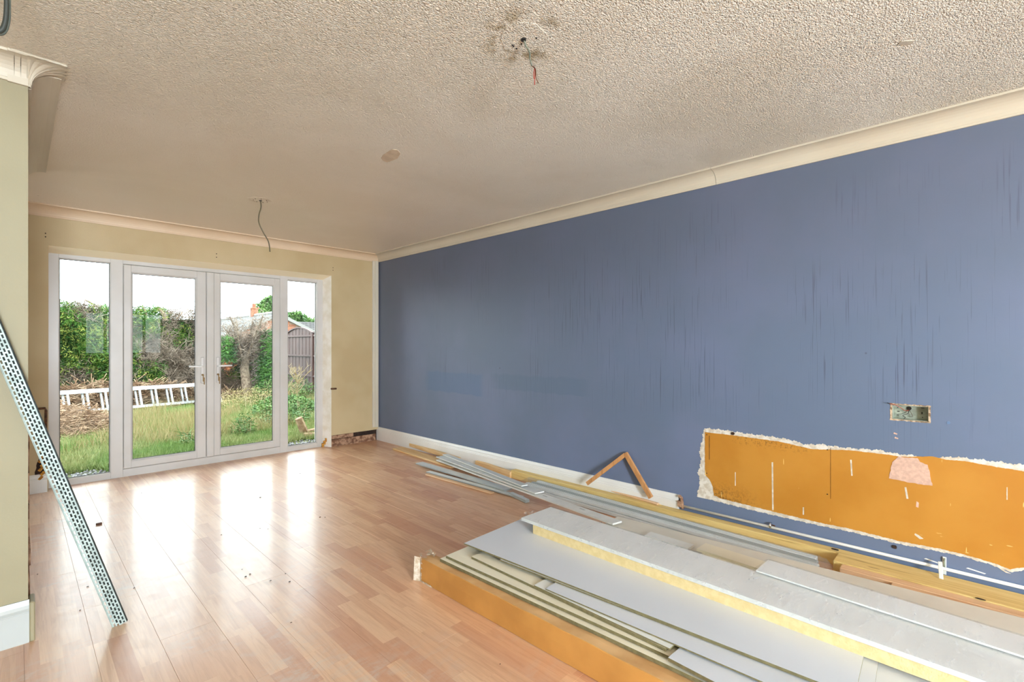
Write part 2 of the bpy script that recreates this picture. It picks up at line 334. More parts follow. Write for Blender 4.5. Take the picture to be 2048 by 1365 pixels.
# ------------------------------------------------------------------ mesh helpers
class MB:
    def __init__(s): s.v = []; s.f = []; s.mi = []
    def add(s, vs, fs, mi=0):
        o = len(s.v); s.v += [tuple(v) for v in vs]; s.f += [tuple(o+i for i in f) for f in fs]; s.mi += [mi]*len(fs); return s
    def box(s, x0, x1, y0, y1, z0, z1, mi=0, T=None, top=None):
        vs = [Vector(p) for p in ((x0, y0, z0), (x1, y0, z0), (x1, y1, z0), (x0, y1, z0), (x0, y0, z1), (x1, y0, z1), (x1, y1, z1), (x0, y1, z1))]
        if T is not None: vs = [T @ v for v in vs]
        s.add(vs, [(0, 3, 2, 1), (0, 1, 5, 4), (1, 2, 6, 5), (2, 3, 7, 6), (3, 0, 4, 7)], mi)
        s.add([vs[i] for i in (4, 5, 6, 7)], [(0, 1, 2, 3)], mi if top is None else top); return s
    def bbox(s, x0, x1, y0, y1, z0, z1, c=.003, mi=0, T=None):   # box with chamfered vertical+top edges
        for (a, b) in ((0, 1),):
            xs = [x0, x0+c, x1-c, x1]; 
        ring = lambda i, z: [(x0+i, y0+c, z), (x0+c, y0+i, z), (x1-c, y0+i, z), (x1-i, y0+c, z), (x1-i, y1-c, z), (x1-c, y1-i, z), (x0+c, y1-i, z), (x0+i, y1-c, z)]
        L = [ring(c, z0), ring(0, z0+c), ring(0, z1-c), ring(c, z1)]
        vs = [Vector(p) for r in L for p in r]
        if T is not None: vs = [T @ v for v in vs]
        fs = [tuple(reversed(range(8))), tuple(range(24, 32))]
        for k in range(3):
            for i in range(8): j = (i+1) % 8; fs.append((k*8+i, k*8+j, k*8+8+j, k*8+8+i))
        return s.add(vs, fs, mi)
    def prism(s, poly, axis, a, b, mi=0, caps=True):   # poly in the two other axes
        n = len(poly)
        def P(p, t):
            if axis == 0: return (t, p[0], p[1])
            if axis == 1: return (p[0], t, p[1])
            return (p[0], p[1], t)
        vs = [P(p, a) for p in poly]+[P(p, b) for p in poly]
        fs = [(i, (i+1) % n, n+(i+1) % n, n+i) for i in range(n)]
        if caps: fs += [tuple(reversed(range(n))), tuple(range(n, 2*n))]
        return s.add(vs, fs, mi)
    def tube(s, pts, r, seg=8, mi=0, r1=None, caps=True):
        pts = [Vector(p) for p in pts]; n = len(pts); rings = []
        up = Vector((0, 0, 1))
        for i, p in enumerate(pts):
            d = (pts[min(i+1, n-1)]-pts[max(i-1, 0)]).normalized()
            a = d.cross(up)
            if a.length < .05: a = d.cross(Vector((1, 0, 0)))
            a.normalize(); b = a.cross(d).normalized(); up = b if abs(b.dot(d)) < .5 else up
            rr = r if r1 is None else r+(r1-r)*i/(n-1)
            rings.append([p+(a*math.cos(2*math.pi*k/seg)+b*math.sin(2*math.pi*k/seg))*rr for k in range(seg)])
        vs = [v for g in rings for v in g]; fs = []
        for i in range(n-1):
            for k in range(seg): j = (k+1) % seg; fs.append((i*seg+k, i*seg+j, i*seg+seg+j, i*seg+seg+k))
        if caps: fs += [tuple(reversed(range(seg))), tuple((n-1)*seg+k for k in range(seg))]
        return s.add(vs, fs, mi)
    def build(s, name, mats, parent=None, smooth=False, loc=None):
        me = bpy.data.meshes.new(name); vs = s.v
        if loc is not None: vs = [(v[0]-loc[0], v[1]-loc[1], v[2]-loc[2]) for v in vs]
        me.from_pydata(vs, [], s.f); me.validate()
        ms = mats if isinstance(mats, (list, tuple)) else [mats]
        for m in ms: me.materials.append(m)
        if len(ms) > 1 and len(me.polygons) == len(s.mi): me.polygons.foreach_set('material_index', s.mi)
        if smooth: me.polygons.foreach_set('use_smooth', [True]*len(me.polygons))
        import bmesh
        bm = bmesh.new(); bm.from_mesh(me); bmesh.ops.recalc_face_normals(bm, faces=bm.faces); bm.to_mesh(me); bm.free()
        o = bpy.data.objects.new(name, me); COL.objects.link(o)
        if loc is not None: o.location = loc
        if parent is not None: o.parent = parent
        return o
def tag(o, label=None, cat=None, group=None, kind=None):
    if label: o['label'] = label
    if cat: o['category'] = cat
    if group: o['group'] = group
    if kind: o['kind'] = kind
    return o
def empty(name, loc=(0, 0, 0), rz=0.):
    o = bpy.data.objects.new(name, None); COL.objects.link(o); o.location = loc; o.rotation_euler.z = rz; o.empty_display_size = .1; return o
def fastmesh(name, V, Fc, mat, parent=None):   # V (n,3), Fc (m,3) numpy
    me = bpy.data.meshes.new(name); me.vertices.add(len(V)); me.vertices.foreach_set('co', np.asarray(V, 'f').ravel())
    me.loops.add(len(Fc)*3); me.loops.foreach_set('vertex_index', np.asarray(Fc, 'i').ravel())
    me.polygons.add(len(Fc)); me.polygons.foreach_set('loop_start', np.arange(0, len(Fc)*3, 3, dtype='i'))
    me.update(calc_edges=True)
    for m in (mat if isinstance(mat, list) else [mat]): me.materials.append(m)
    o = bpy.data.objects.new(name, me); COL.objects.link(o)
    if parent is not None: o.parent = parent
    return o
def unit(a): return a/np.maximum(np.linalg.norm(a, axis=1, keepdims=True), 1e-9)
def blades(P, D, L, W):   # one triangle each
    n = len(P); D = unit(D); S = unit(np.cross(D, rng.normal(size=(n, 3))))
    W = np.broadcast_to(np.asarray(W), (n,))[:, None]; L = np.broadcast_to(np.asarray(L), (n,))[:, None]
    V = np.stack([P-S*W/2, P+S*W/2, P+D*L], 1).reshape(-1, 3); return V, np.arange(3*n).reshape(-1, 3)
def spikes(P, D, L, W):   # three-sided tapering twig
    n = len(P); D = unit(D); A = unit(np.cross(D, rng.normal(size=(n, 3)))); B = np.cross(D, A)
    W = np.broadcast_to(np.asarray(W), (n,))[:, None]; L = np.broadcast_to(np.asarray(L), (n,))[:, None]
    vs = [P+(A*math.cos(t)+B*math.sin(t))*W/2 for t in (0, 2.094, 4.189)]+[P+D*L]
    V = np.stack(vs, 1).reshape(-1, 3); b = np.arange(n)[:, None]*4
    return V, np.concatenate([b+np.array([[0, 1, 3]]), b+np.array([[1, 2, 3]]), b+np.array([[2, 0, 3]])], 0)

# ================================================================== ROOM
XR, YB, ZC = 3.2, 5.49, 2.34
XL, YF = -.95, -4.2
YFR = 5.60                       # inner face of the door frame
OX0, OX1, OZ = .177, 2.58, 2.02  # opening in the back wall
# floor: slab + laminate boards
fl = MB().box(XL-.2, XR+.2, YF-.2, 5.68, -.12, -.012).build('floor', pm('brown_joint', s2l(150, 100, 70), rough=.8)); tag(fl, kind='structure')  # brown slab, its colour shows in the board joints
PW, PL, g = .1935, 1.285, .0002
base_me = None
x = XL+.0
ci = 0
while x < XR+.02:
    off = (ci*.41 % 1)*PL; y = YF-off
    while y < 5.6:
        y0, y1 = max(y, YF), min(y+PL, 5.6)
        if y1-y0 > .05:
            x1 = min(x+PW, XR+.02)
            b = MB().bbox(x+g, x1-g, y0+g, y1-g, -.011, random.uniform(-.0003, .0), .0005).build('plank', M['floor'], fl)
        y += PL
    x += PW; ci += 1
# ceiling
ce = MB().box(XL-.2, XR+.2, YF-.2, YB+.25, ZC, ZC+.12).build('ceiling', M['ceil']); tag(ce, kind='structure')
# right wall with the socket hole
sy0, sy1, sz0, sz1 = .196, .343, .812, .892
sa = onx(1783, 808, XR); sb = onx(1858, 845, XR)
sy1, sy0 = sa.y, sb.y
WT = .16
wr = MB()
ypts = [YF-.2, sy0, sy1, YB+.25]; zpts = [-.12, sz0, sz1, ZC+.02]
for i in range(3):
    for k in range(3):
        if i == 1 and k == 1: wr.box(XR+.05, XR+WT, ypts[i], ypts[i+1], zpts[k], zpts[k+1]); continue
        wr.box(XR, XR+WT, ypts[i], ypts[i+1], zpts[k], zpts[k+1])
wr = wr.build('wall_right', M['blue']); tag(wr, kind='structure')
# back wall around the opening, with splayed plaster reveal
FX1, FZ1 = 2.524, 1.975
bw = MB()
bw.box(XL-.2, OX0, YB, YB+.25, -.12, ZC+.02)
bw.box(OX1, XR+.02, YB, YB+.25, .135, ZC+.02)
bw.box(OX0, OX1, YB, YB+.25, OZ, ZC+.02)
bw = bw.build('wall_back', M['cream']); tag(bw, kind='structure')
# splayed white jamb + head lining, its cream lightened to imitate bounced light
jb = MB().add([(OX1+.0, YB-.002, 0), (FX1, YFR+.002, 0), (FX1, YFR+.002, FZ1), (OX1, YB-.002, OZ), (OX1, YB+.2, 0), (OX1, YB+.2, OZ)],
              [(0, 1, 2, 3), (1, 4, 5, 2), (0, 4, 1), (0, 3, 5, 4), (3, 2, 5)]).build('trim_3', pm('jamb_white_paint', s2l(236, 232, 222), s2l(222, 214, 196), 8, .5, .1, 60, world=True)); tag(jb, kind='structure')
hd = MB().add([(OX0, YB-.002, OZ), (OX1, YB-.002, OZ), (FX1, YFR, FZ1), (OX0, YFR, FZ1), (OX0, YB+.2, OZ+.002), (OX1, YB+.2, OZ+.002)],
              [(0, 3, 2, 1), (0, 4, 3), (1, 2, 5), (3, 4, 5, 2), (0, 1, 5, 4)]).build('trim_4', pm('lit_head_lining', s2l(238, 222, 186), rough=.35)); tag(hd, kind='structure')
# broken-out plinth right of the doors
pl = MB().box(OX1, XR+.02, YB+.03, YB+.25, -.12, .135, 0)
pl.box(OX1, 3.16, YB+.004, YB+.04, -.01, .082, 1)
pl.box(OX1, 2.86, YB+.004, YB+.04, .088, .131, 1)
pl = pl.build('trim_5', [M['darkgap'], M['mortar']]); tag(pl, kind='structure')
# corner boxing strip
bx = MB().bbox(3.108, 3.183, YB-.016, YB+.002, .168, 2.262, .004).bbox(3.14, 3.186, YB-.026, YB-.014, .168, 2.262, .003).build('trim_6', M['coving']); tag(bx, kind='structure')
# left block (chimney breast) & left wall
BX1, BY0, BY1 = .03, 2.775, 4.42
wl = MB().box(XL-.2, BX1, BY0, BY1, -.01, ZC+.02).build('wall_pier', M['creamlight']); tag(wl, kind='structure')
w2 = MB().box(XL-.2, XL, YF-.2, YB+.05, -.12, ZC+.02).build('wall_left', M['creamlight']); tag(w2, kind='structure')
# front wall with window behind the camera
WX0, WX1, WZ0, WZ1 = 1.1, 2.7, .95, 2.05
fw = MB().box(XL-.2, WX0, YF-.2, YF, -.12, ZC+.02).box(WX1, XR+.1, YF-.2, YF, -.12, ZC+.02).box(WX0, WX1, YF-.2, YF, -.12, WZ0).box(WX0, WX1, YF-.2, YF, WZ1, ZC+.02)
fw = fw.build('wall_front', M['creamlight']); tag(fw, kind='structure')
w3 = empty('window_3', (WX0, YF, WZ0)); tag(w3, kind='structure')
f3 = MB()
WW, WH = WX1-WX0, WZ1-WZ0
for k in range(5): f3.box(k*(WW-.06)/4, k*(WW-.06)/4+.06, -.13, -.07, 0, WH)
for k in range(4):
    for z_ in (0, WH-.06): f3.box(k*(WW-.06)/4+.06, (k+1)*(WW-.06)/4, -.13, -.07, z_, z_+.06)
f3.build('upvc_frame', M['upvc'], w3)
MB().box(.05, WW-.05, -.104, -.098, .05, WH-.05).build('pane', M['glass'], w3)
MB().bbox(-.03, WW+.03, -.06, .12, -.03, .0, .005).build('window_sill', M['upvc'], w3)
w4 = empty('front_fill_surround', (-.90, YF, .5)); tag(w4, kind='structure')  # unseen frame added round the front fill light, solid wall behind
f4 = MB()
for a, b_ in ((0, .05), (1.03, 1.08)): f4.bbox(a, b_, 0, .05, 0, 1.7, .004)
for a, b_ in ((0, .045), (1.655, 1.70)): f4.bbox(.05, 1.03, 0, .05, a, b_, .004)
f4.build('upvc_frame', M['upvc'], w4)
w5 = empty('alcove_fill_surround', (XL, 4.59, .87)); tag(w5, kind='structure')  # unseen frame added round the alcove fill light, no opening in the wall
f5 = MB()
for a, b_ in ((0, .03), (.69, .72)): f5.bbox(0, .05, a, b_, 0, .96, .004)
for a, b_ in ((0, .03), (.93, .96)): f5.bbox(0, .05, .03, .69, a, b_, .004)
f5.build('upvc_frame', M['upvc'], w5)
dr = MB().box(-30, 40, -40, YF-.2, -.16, -.12).build('bounce_ground', pm('pale_bounce_ground', s2l(200, 196, 186), s2l(182, 178, 166), 2, .9, world=True)); tag(dr, kind='structure')  # unseen ground, added pale to bounce daylight up to the ceiling

# cornice (coving) profile runs
def cove_profile(dp=.1, dr=.088):
    pts = [(0, 0), (0, -dr), (.010, -dr), (.010, -dr+.010)]
    for i in range(8):
        t = i/7*math.pi/2; pts.append((.012+(dp-.022)*(1-math.cos(t)), -dr+.012+(dr-.022)*math.sin(t)))
    pts += [(dp-.010, -.010), (dp, -.010), (dp, 0)]
    return pts
def run_profile(prof, p0, p1, out, name, mat, m0=0, m1=0, kind='structure', parent=None, z=0):
    """prof: (distance out of the wall, height); p0->p1 along the wall; m0/m1 mitre (+1 external, -1 internal)"""
    p0 = Vector((p0[0], p0[1], 0)); p1 = Vector((p1[0], p1[1], 0)); d = (p1-p0).normalized(); out = Vector((out[0], out[1], 0))
    vs = []; n = len(prof)
    for (o, h) in prof: v = p0+out*o-d*(m0*o); vs.append((v.x, v.y, z+h))
    for (o, h) in prof: v = p1+out*o+d*(m1*o); vs.append((v.x, v.y, z+h))
    fs = [(i, (i+1) % n, n+(i+1) % n, n+i) for i in range(n)]+[tuple(reversed(range(n))), tuple(range(n, 2*n))]
    o_ = MB().add(vs, fs).build(name, mat, parent); 
    if parent is None: tag(o_, kind=kind)
    return o_
cp = cove_profile()
jy = onx(1427, 352, XR-.05).y
run_profile(cp, (XR, YB), (XR, jy+.001), (-1, 0), 'trim_7', M['coving'], -1, 0, z=ZC)
run_profile(cp, (XR, jy-.0015), (XR, YF), (-1, 0), 'trim_8', M['coving'], 0, -1, z=ZC)
run_profile(cp, (XL, YB), (XR, YB), (0, -1), 'trim_9', pm('tan_coving_paint', s2l(218, 194, 164), s2l(208, 182, 150), 1.2, .5, world=True), -1, -1, z=ZC)
# pier coving with fluted corner block
t10 = run_profile(cp, (XL, BY0), (BX1-.055, BY0), (0, -1), 'trim_10', M['coving'], 0, 0, z=ZC)
run_profile(cp, (BX1, BY1-.03), (BX1, BY0+.03), (1, 0), 'trim_11', M['coving'], 0, 0, z=ZC)
cb = MB()   # shell-like fluted external corner piece
nf = 6; prof = [(o*1.06, h*1.04) for o, h in cp[2:-1]]
secs = []
for k in range(nf*4+1):
    t = k/(nf*4); ang = t*math.pi/2; ph = (k % 4)/4
    bul = 1+.16*math.sin(math.pi*ph)
    base = Vector((BX1-.004, BY0+.004, 0)); dirv = Vector((math.sin(ang), -math.cos(ang), 0))
    secs.append([(base.x+dirv.x*o*bul*(1/max(abs(math.cos(ang)), abs(math.sin(ang)))), base.y+dirv.y*o*bul*(1/max(abs(math.cos(ang)), abs(math.sin(ang)))), ZC+h) for o, h in prof])
m_ = len(prof)
vs = [p for s_ in secs for p in s_]; fs = []
for k in range(len(secs)-1):
    for i in range(m_-1): fs.append((k*m_+i, k*m_+i+1, (k+1)*m_+i+1, (k+1)*m_+i))
cb.add(vs, fs)
cb.bbox(BX1-.058, BX1-.002, BY0-.108, BY0-.0, ZC-.010, ZC, .002).prism([(BX1-.058, ZC-.092), (BX1+.0, ZC-.092), (BX1+.0, ZC-.02), (BX1-.058, ZC-.02)], 1, BY0-.014, BY0)
for k in range(3):
    q = [(y_, h) for (y_, h) in [(BY0-o*1.03, ZC+hh*1.02) for o, hh in cp[2:-1]]]
    cb.add([(BX1-.056+k*.018+s*.016, yy, hh) for s in (0, 1) for (yy, hh) in q], [(i, i+1, len(q)+i+1, len(q)+i) for i in range(len(q)-1)])
cb.bbox(BX1-.05, BX1+.112, BY0-.112, BY0+.05, ZC-.008, ZC, .003)
cbo = cb.build('trim_12', M['coving']); tag(cbo, kind='structure')

# skirtings
def skirt_profile(h=.165, t=.02):
    return [(0, 0), (t, 0), (t, h*.70), (t-.003, h*.73), (t-.002, h*.76), (t-.007, h*.80), (t-.008, h*.88), (t-.012, h*.95), (.006, h), (0, h)]
sp_ = skirt_profile()
ske = onx(1356, 994, XR-.02).y
o = run_profile(sp_, (XR, YB+.02), (XR, ske), (-1, 0), 'baseboard_right', M['skirt'], 0, 0)
ske2 = MB().tube([(XR-.03, ske-.015, .165), (XR-.012, ske-.02, .15), (XR-.02, ske-.03, .11), (XR-.012, ske-.03, .08)], .011, 6).box(XR-.03, XR-.004, ske-.028, ske-.0, .09, .13).build('broken_end', M['mortar'], o)
# raised mould line on the skirting
run_profile(skirt_profile(.15, .016), (XL, YB), (.170, YB), (0, -1), 'baseboard_back', M['skirt'], 0, 0)
sp2 = skirt_profile(.168, .02)
run_profile(sp2, (XL, BY0), (BX1+.003, BY0), (0, -1), 'baseboard_left', pm('dimmed_white_skirting', s2l(176, 181, 177), s2l(168, 171, 166), 2, .35, world=True), 0, 0)  # same gloss white, darkened in colour to offset the strong fill light
e = MB().bbox(BX1+.003, BX1+.020, BY0-.021, BY0+.075, 0, .160, .004).build('trim_13', M['creamlight']); tag(e, kind='structure')
# torn plaster edge down the pier's side
te = MB()
zz = .0
while zz < .85:
    hh = random.uniform(.03, .07)
    te.box(BX1-.003, BX1+.004+random.uniform(0, .006)*(1 if zz < .35 else .3), BY0+.06+random.uniform(0, .05), BY0+1.5, zz, zz+hh); zz += hh
tag(te.build('trim_14', M['mortar']), kind='structure')

# ---------------------------------------------------------------- torn patch on the blue wall
def jag(pts, amp, step=.012, seed=1):
    r = random.Random(seed); out = []
    for i in range(len(pts)):
        a = Vector(pts[i]); b = Vector(pts[(i+1) % len(pts)]); n = max(1, int((b-a).length/step)); nrm = Vector((-(b-a).y, (b-a).x)); 
        if nrm.length > 0: nrm.normalize()
        for k in range(n):
            p = a.lerp(b, k/n)+nrm*(r.uniform(-amp, amp)); out.append((p.x, p.y))
    return out
def W(px, py): v = onx(px, py, XR); return (v.y, v.z)
def rag(y, amp, ph):
    return amp*(math.sin(y*97+ph)+.8*math.sin(y*213+ph*2)+.7*math.sin(y*431+ph*3)+.5*math.sin(y*907+ph))/2
def sheet(top, low, left, x_, at, al_, name, mat, ph, step=.004):
    """ragged sheet on the wall: top/low are curves z(y), left is a curve y(z); it runs on to y=-1.1"""
    def itp(c, t):
        c = sorted(c)
        if t <= c[0][0]: return c[0][1]
        for (a, b), (c_, d) in zip(c, c[1:]):
            if t <= c_: return b+(d-b)*(t-a)/(c_-a)
        return c[-1][1]
    ye = min(p[0] for p in left)-.02; b = MB(); y = ye; n = int((ye+1.1)/step)
    pts = []
    for i in range(n+1):
        y = ye-(ye+1.1)*i/n; pts.append((y, itp(top, y)+rag(y, at, ph), itp(low, y)+rag(y, al_, ph+2)))
    vs = [];
    for (y, zt, zl) in pts: vs += [(x_, y, zt), (x_, y, zl), (XR, y, zt+.0005), (XR, y, zl-.0005)]
    fs = []
    for i in range(n): k = i*4; fs += [(k, k+1, k+5, k+4), (k, k+4, k+6, k+2), (k+1, k+3, k+7, k+5)]
    b.add(vs, fs)
    zt, zl = pts[0][1], pts[0][2]; m = max(2, int((zt-zl)/step)); vs = []
    lf = [(z, y) for (y, z) in left]
    for i in range(m+1):
        z = zt+(zl-zt)*i/m; yl = itp(lf, z)+rag(z, at*1.1, ph+5); vs += [(x_, yl, z), (x_, ye, z), (XR, yl+.0005, z)]
    fs = []
    for i in range(m): k = i*3; fs += [(k, k+3, k+4, k+1), (k, k+2, k+5, k+3)]
    b.add(vs, fs)
    return b.build(name, mat, wr)
outer = [W(*p) for p in ((1400, 857), (1409, 857), (1450, 861), (1500, 869), (1530, 872), (1580, 880), (1612, 890), (1640, 889), (1680, 895), (1700, 897), (1760, 901), (1790, 908), (1830, 912), (1862, 918), (1905, 914), (1960, 920), (2048, 931))]
lower = [W(*p) for p in ((2048, 1141), (2020, 1145), (1985, 1131), (1930, 1115), (1880, 1104), (1800, 1089), (1700, 1064), (1640, 1052), (1560, 1034), (1500, 1020), (1440, 1005), (1393, 993))]
left = [W(*p) for p in ((1408, 857), (1404, 885), (1399, 900), (1402, 925), (1396, 945), (1400, 965), (1394, 993))]
sheet(outer, lower, left, XR-.0016, .0055, .003, 'torn_edge', M['plaster'], 1.)
inner_top = [W(*p) for p in ((1409, 866), (1440, 868), (1480, 873), (1560, 884), (1625, 899), (1700, 901), (1785, 911), (1800, 914), (1845, 914), (1860, 913), (1900, 921), (1925, 922), (1990, 934), (2048, 943))]
inner_low = [W(*p) for p in ((2048, 1135), (2020, 1139), (1985, 1126), (1930, 1110), (1880, 1098), (1800, 1083), (1700, 1058), (1640, 1046), (1560, 1027), (1500, 1012), (1440, 997), (1428, 990))]
ileft = [W(*p) for p in ((1410, 866), (1410, 950), (1420, 960), (1426, 975), (1428, 990))]
sheet(inner_top, inner_low, ileft, XR-.0026, .0012, .0016, 'exposed_orange_paint', M['orange'], 4.)
pk = [W(1785, 925), W(1798, 914), W(1835, 917), W(1840, 925), W(1856, 930), W(1865, 972), W(1820, 966), W(1778, 957)]
MB().prism(jag(pk, .002, .01, 4), 0, XR-.0042, XR).build('pink_plaster_patch', M['pinkplaster'], wr)
def onwall(pts, name, mat, t=.0036, j=.0): 
    return MB().prism(jag([W(*p) for p in pts], j, .008, 2) if j else [W(*p) for p in pts], 0, XR-t, XR).build(name, mat, wr)
for (a, b_, w_) in (((1545, 925), (1546, 1021), 3), ((1702, 920), (1704, 952), 3), ((1811, 975), (1815, 998), 4), ((1607, 1015), (1607, 1030), 2.5), ((1471, 945), (1471, 972), 1.5), ((2014, 975), (2014, 1000), 2)):
    onwall([(a[0]-w_/2, a[1]), (a[0]+w_/2, a[1]), (b_[0]+w_/2, b_[1]), (b_[0]-w_/2, b_[1])], 'scratch', M['plaster'], .0031)
onwall([(1833, 1003), (1838, 1006), (1837, 1016), (1832, 1014)], 'scratch', M['pinkplaster'], .0034, .0)
onwall([(1830, 1067), (1838, 1071), (1847, 1078), (1840, 1079), (1829, 1070)], 'scratch', M['plaster'], .0034, .0)
onwall([(1998, 1137), (2006, 1140), (2022, 1148), (2012, 1146)], 'scratch', M['plaster'], .0034)
for q in ((1414, 870), (1414, 947), (1655, 900), (1655, 989)):
    v = onx(q[0], q[1], XR); MB().tube([(XR-.0045, v.y, v.z), (XR, v.y, v.z)], .0032, 8).build('screw', M['black'], wr)
onwall([(1661, 896), (1661.8, 896), (1661.8, 998), (1661, 998)], 'board_joint', M['copper'], .0032)
onwall([(1418.5, 872), (1419.5, 872), (1419.5, 920), (1418.5, 920)], 'board_joint', M['copper'], .0032)
for q, r_ in (((1466, 868), .012), ((1789, 1094), .011)):
    v = onx(q[0], q[1], XR); MB().prism([(v.y+math.cos(a)*r_*random.uniform(.7, 1.1), v.z+math.sin(a)*r_*random.uniform(.6, 1.2)) for a in [i*.63 for i in range(10)]], 0, XR-.005, XR).build('rawl_hole', M['darkgap'], wr)
v = onx(1897, 846, XR); MB().prism([(v.y+math.cos(a)*.007, v.z+math.sin(a)*.007) for a in [i*.63 for i in range(10)]], 0, XR-.002, XR).build('filler_dot', pm('blue_filler', s2l(96, 124, 160), rough=.5), wr)
for q in ((1790, 868), (1792, 877)): onwall([(q[0]-2, q[1]-3), (q[0]+5, q[1]), (q[0]+4, q[1]+2), (q[0]-3, q[1])], 'chip', M['pinkplaster'], .002)
for a, b_ in (((1848, 1118), (1880, 1127)), ((1932, 1137), (1972, 1148))): onwall([a, (a[0]+4, a[1]-1), b_, (b_[0]-3, b_[1]+1)], 'scratch', M['skirt'], .002)

# ---------------------------------------------------------------- doors and side lights
fr = MB()
y0, y1 = YFR, YFR+.07
Z0 = -.012
fr.bbox(.10, .245, y0, y1, Z0, 2.03, .004).bbox(.582, .672, y0, y1, Z0, 2.03, .004).bbox(2.040, 2.127, y0, y1, Z0, 2.03, .004).bbox(2.458, 2.60, y0, y1, Z0, 2.03, .004)
for a, b_ in ((.245, .582), (2.127, 2.458)): fr.bbox(a-.004, b_+.004, y0+.001, y1-.001, Z0, .052, .004).bbox(a-.004, b_+.004, y0+.001, y1-.001, 1.94, 2.03, .004)
fr.bbox(.668, 2.044, y0+.001, y1-.001, Z0, .07, .004).bbox(.668, 2.044, y0+.001, y1-.001, 1.94, 2.03, .004)
fr = fr.build('trim_1', M['upvc']); tag(fr, kind='structure')
def glazed(name, x0, x1, z0, z1, gx0, gx1, gz0, gz1, leaf):
    root = empty(name, (x0, YFR, z0)); tag(root, kind='structure')
    T = Matrix.Translation((-x0, -YFR, -z0))
    yy0, yy1 = (YFR-.012, YFR+.055) if leaf else (YFR+.004, YFR+.05)
    m = MB()
    if leaf:
        m.bbox(x0, gx0-.010, yy0, yy1, z0, z1, .004, T=T).bbox(gx1+.010, x1, yy0, yy1, z0, z1, .004, T=T)
        m.bbox(gx0-.012, gx1+.012, yy0+.001, yy1, z0, gz0-.01, .004, T=T).bbox(gx0-.012, gx1+.012, yy0+.001, yy1, gz1+.01, z1, .004, T=T)
        m.build('leaf_frame', M['upvc'], root)
    # glazing bead: sloped
    bd = MB(); a = .014
    for (p, q, r_, s_) in (((gx0-a, gz0-a), (gx1+a, gz0-a), (gx1, gz0), (gx0, gz0)), ((gx1+a, gz0-a), (gx1+a, gz1+a), (gx1, gz1), (gx1, gz0)), ((gx1+a, gz1+a), (gx0-a, gz1+a), (gx0, gz1), (gx1, gz1)), ((gx0-a, gz1+a), (gx0-a, gz0-a), (gx0, gz0), (gx0, gz1))):
        bd.add([T @ Vector((p[0], yy0+.002, p[1])), T @ Vector((q[0], yy0+.002, q[1])), T @ Vector((r_[0], yy0+.016, r_[1])), T @ Vector((s_[0], yy0+.016, s_[1])), T @ Vector((r_[0], yy0+.03, r_[1])), T @ Vector((s_[0], yy0+.03, s_[1]))], [(0, 1, 2, 3), (3, 2, 4, 5)])
    bd.build('glazing_bead', M['upvc'], root)
    gk = MB(); k = .004
    gk.box(gx0, gx0+k, yy0+.026, yy0+.032, gz0, gz1, T=T).box(gx1-k, gx1, yy0+.026, yy0+.032, gz0, gz1, T=T).box(gx0, gx1, yy0+.026, yy0+.032, gz0, gz0+k, T=T).box(gx0, gx1, yy0+.026, yy0+.032, gz1-k, gz1, T=T)
    gk.build('gasket', M['gasket'], root)
    MB().box(gx0-.01, gx1+.01, yy0+.031, yy0+.035, gz0-.01, gz1+.01, T=T).build('pane', M['glass'], root)
    return root, T
glazed('window_1', .245, .582, .052, 1.94, .249, .578, .056, 1.936, False)
glazed('window_2', 2.127, 2.458, .052, 1.94, 2.131, 2.454, .06, 1.930, False)
d1, T1 = glazed('door_1', .674, 1.324, .075, 1.936, .739, 1.235, .147, 1.860, True)
d2, T2 = glazed('door_2', 1.394, 2.036, .075, 1.936, 1.459, 1.966, .147, 1.852, True)
MB().bbox(1.3275, 1.3925, YFR-.02, YFR+.05, .075, 1.936, .005, T=T2).build('meeting_stile', M['upvc'], d2)
def handle(root, T, cx, dirx):
    zz = ony(410, 733, YFR).z
    MB().bbox(cx-.014, cx+.014, YFR-.024, YFR-.012, zz-.17, zz+.09, .004, T=T).build('handle_plate', pm('silver_plate', s2l(205, 200, 194), rough=.35, metal=.3), root)
    MB().tube([T @ Vector((cx, YFR-.02, zz)), T @ Vector((cx, YFR-.055, zz)), T @ Vector((cx+dirx*.02, YFR-.062, zz+.001)), T @ Vector((cx+dirx*.12, YFR-.058, zz+.002))], .0085, 10).build('lever_handle', M['skirt'], root, smooth=True)
    k = MB().tube([T @ Vector((cx, YFR-.022, zz-.085)), T @ Vector((cx, YFR-.034, zz-.085))], .010, 10)
    k.build('lock_cylinder', M['brass'], root)
    MB().box(cx-.003, cx+.003, YFR-.06, YFR-.034, zz-.094, zz-.078, T=T).box(cx-.006, cx+.001, YFR-.062, YFR-.058, zz-.15, zz-.09, T=T).box(cx+.004, cx+.011, YFR-.060, YFR-.056, zz-.18, zz-.11, T=T).build('key', M['brass'], root)
handle(d1, T1, 1.290, -1); handle(d2, T2, 1.425, 1)
# foam blob and splinter at the foot of the jamb
fb = MB()
for i in range(5): 
    c = Vector((2.515+.016*i, YFR-.025-.008*i, .02+.03*(i % 3))); fb.tube([c+Vector((0, 0, -.022)), c+Vector((.004, 0, 0)), c+Vector((0, 0, .022))], .014, 7)
tag(fb.build('foam_lump', M['foamy']), 'yellow expanding foam lump at the foot of the right door jamb', 'foam')
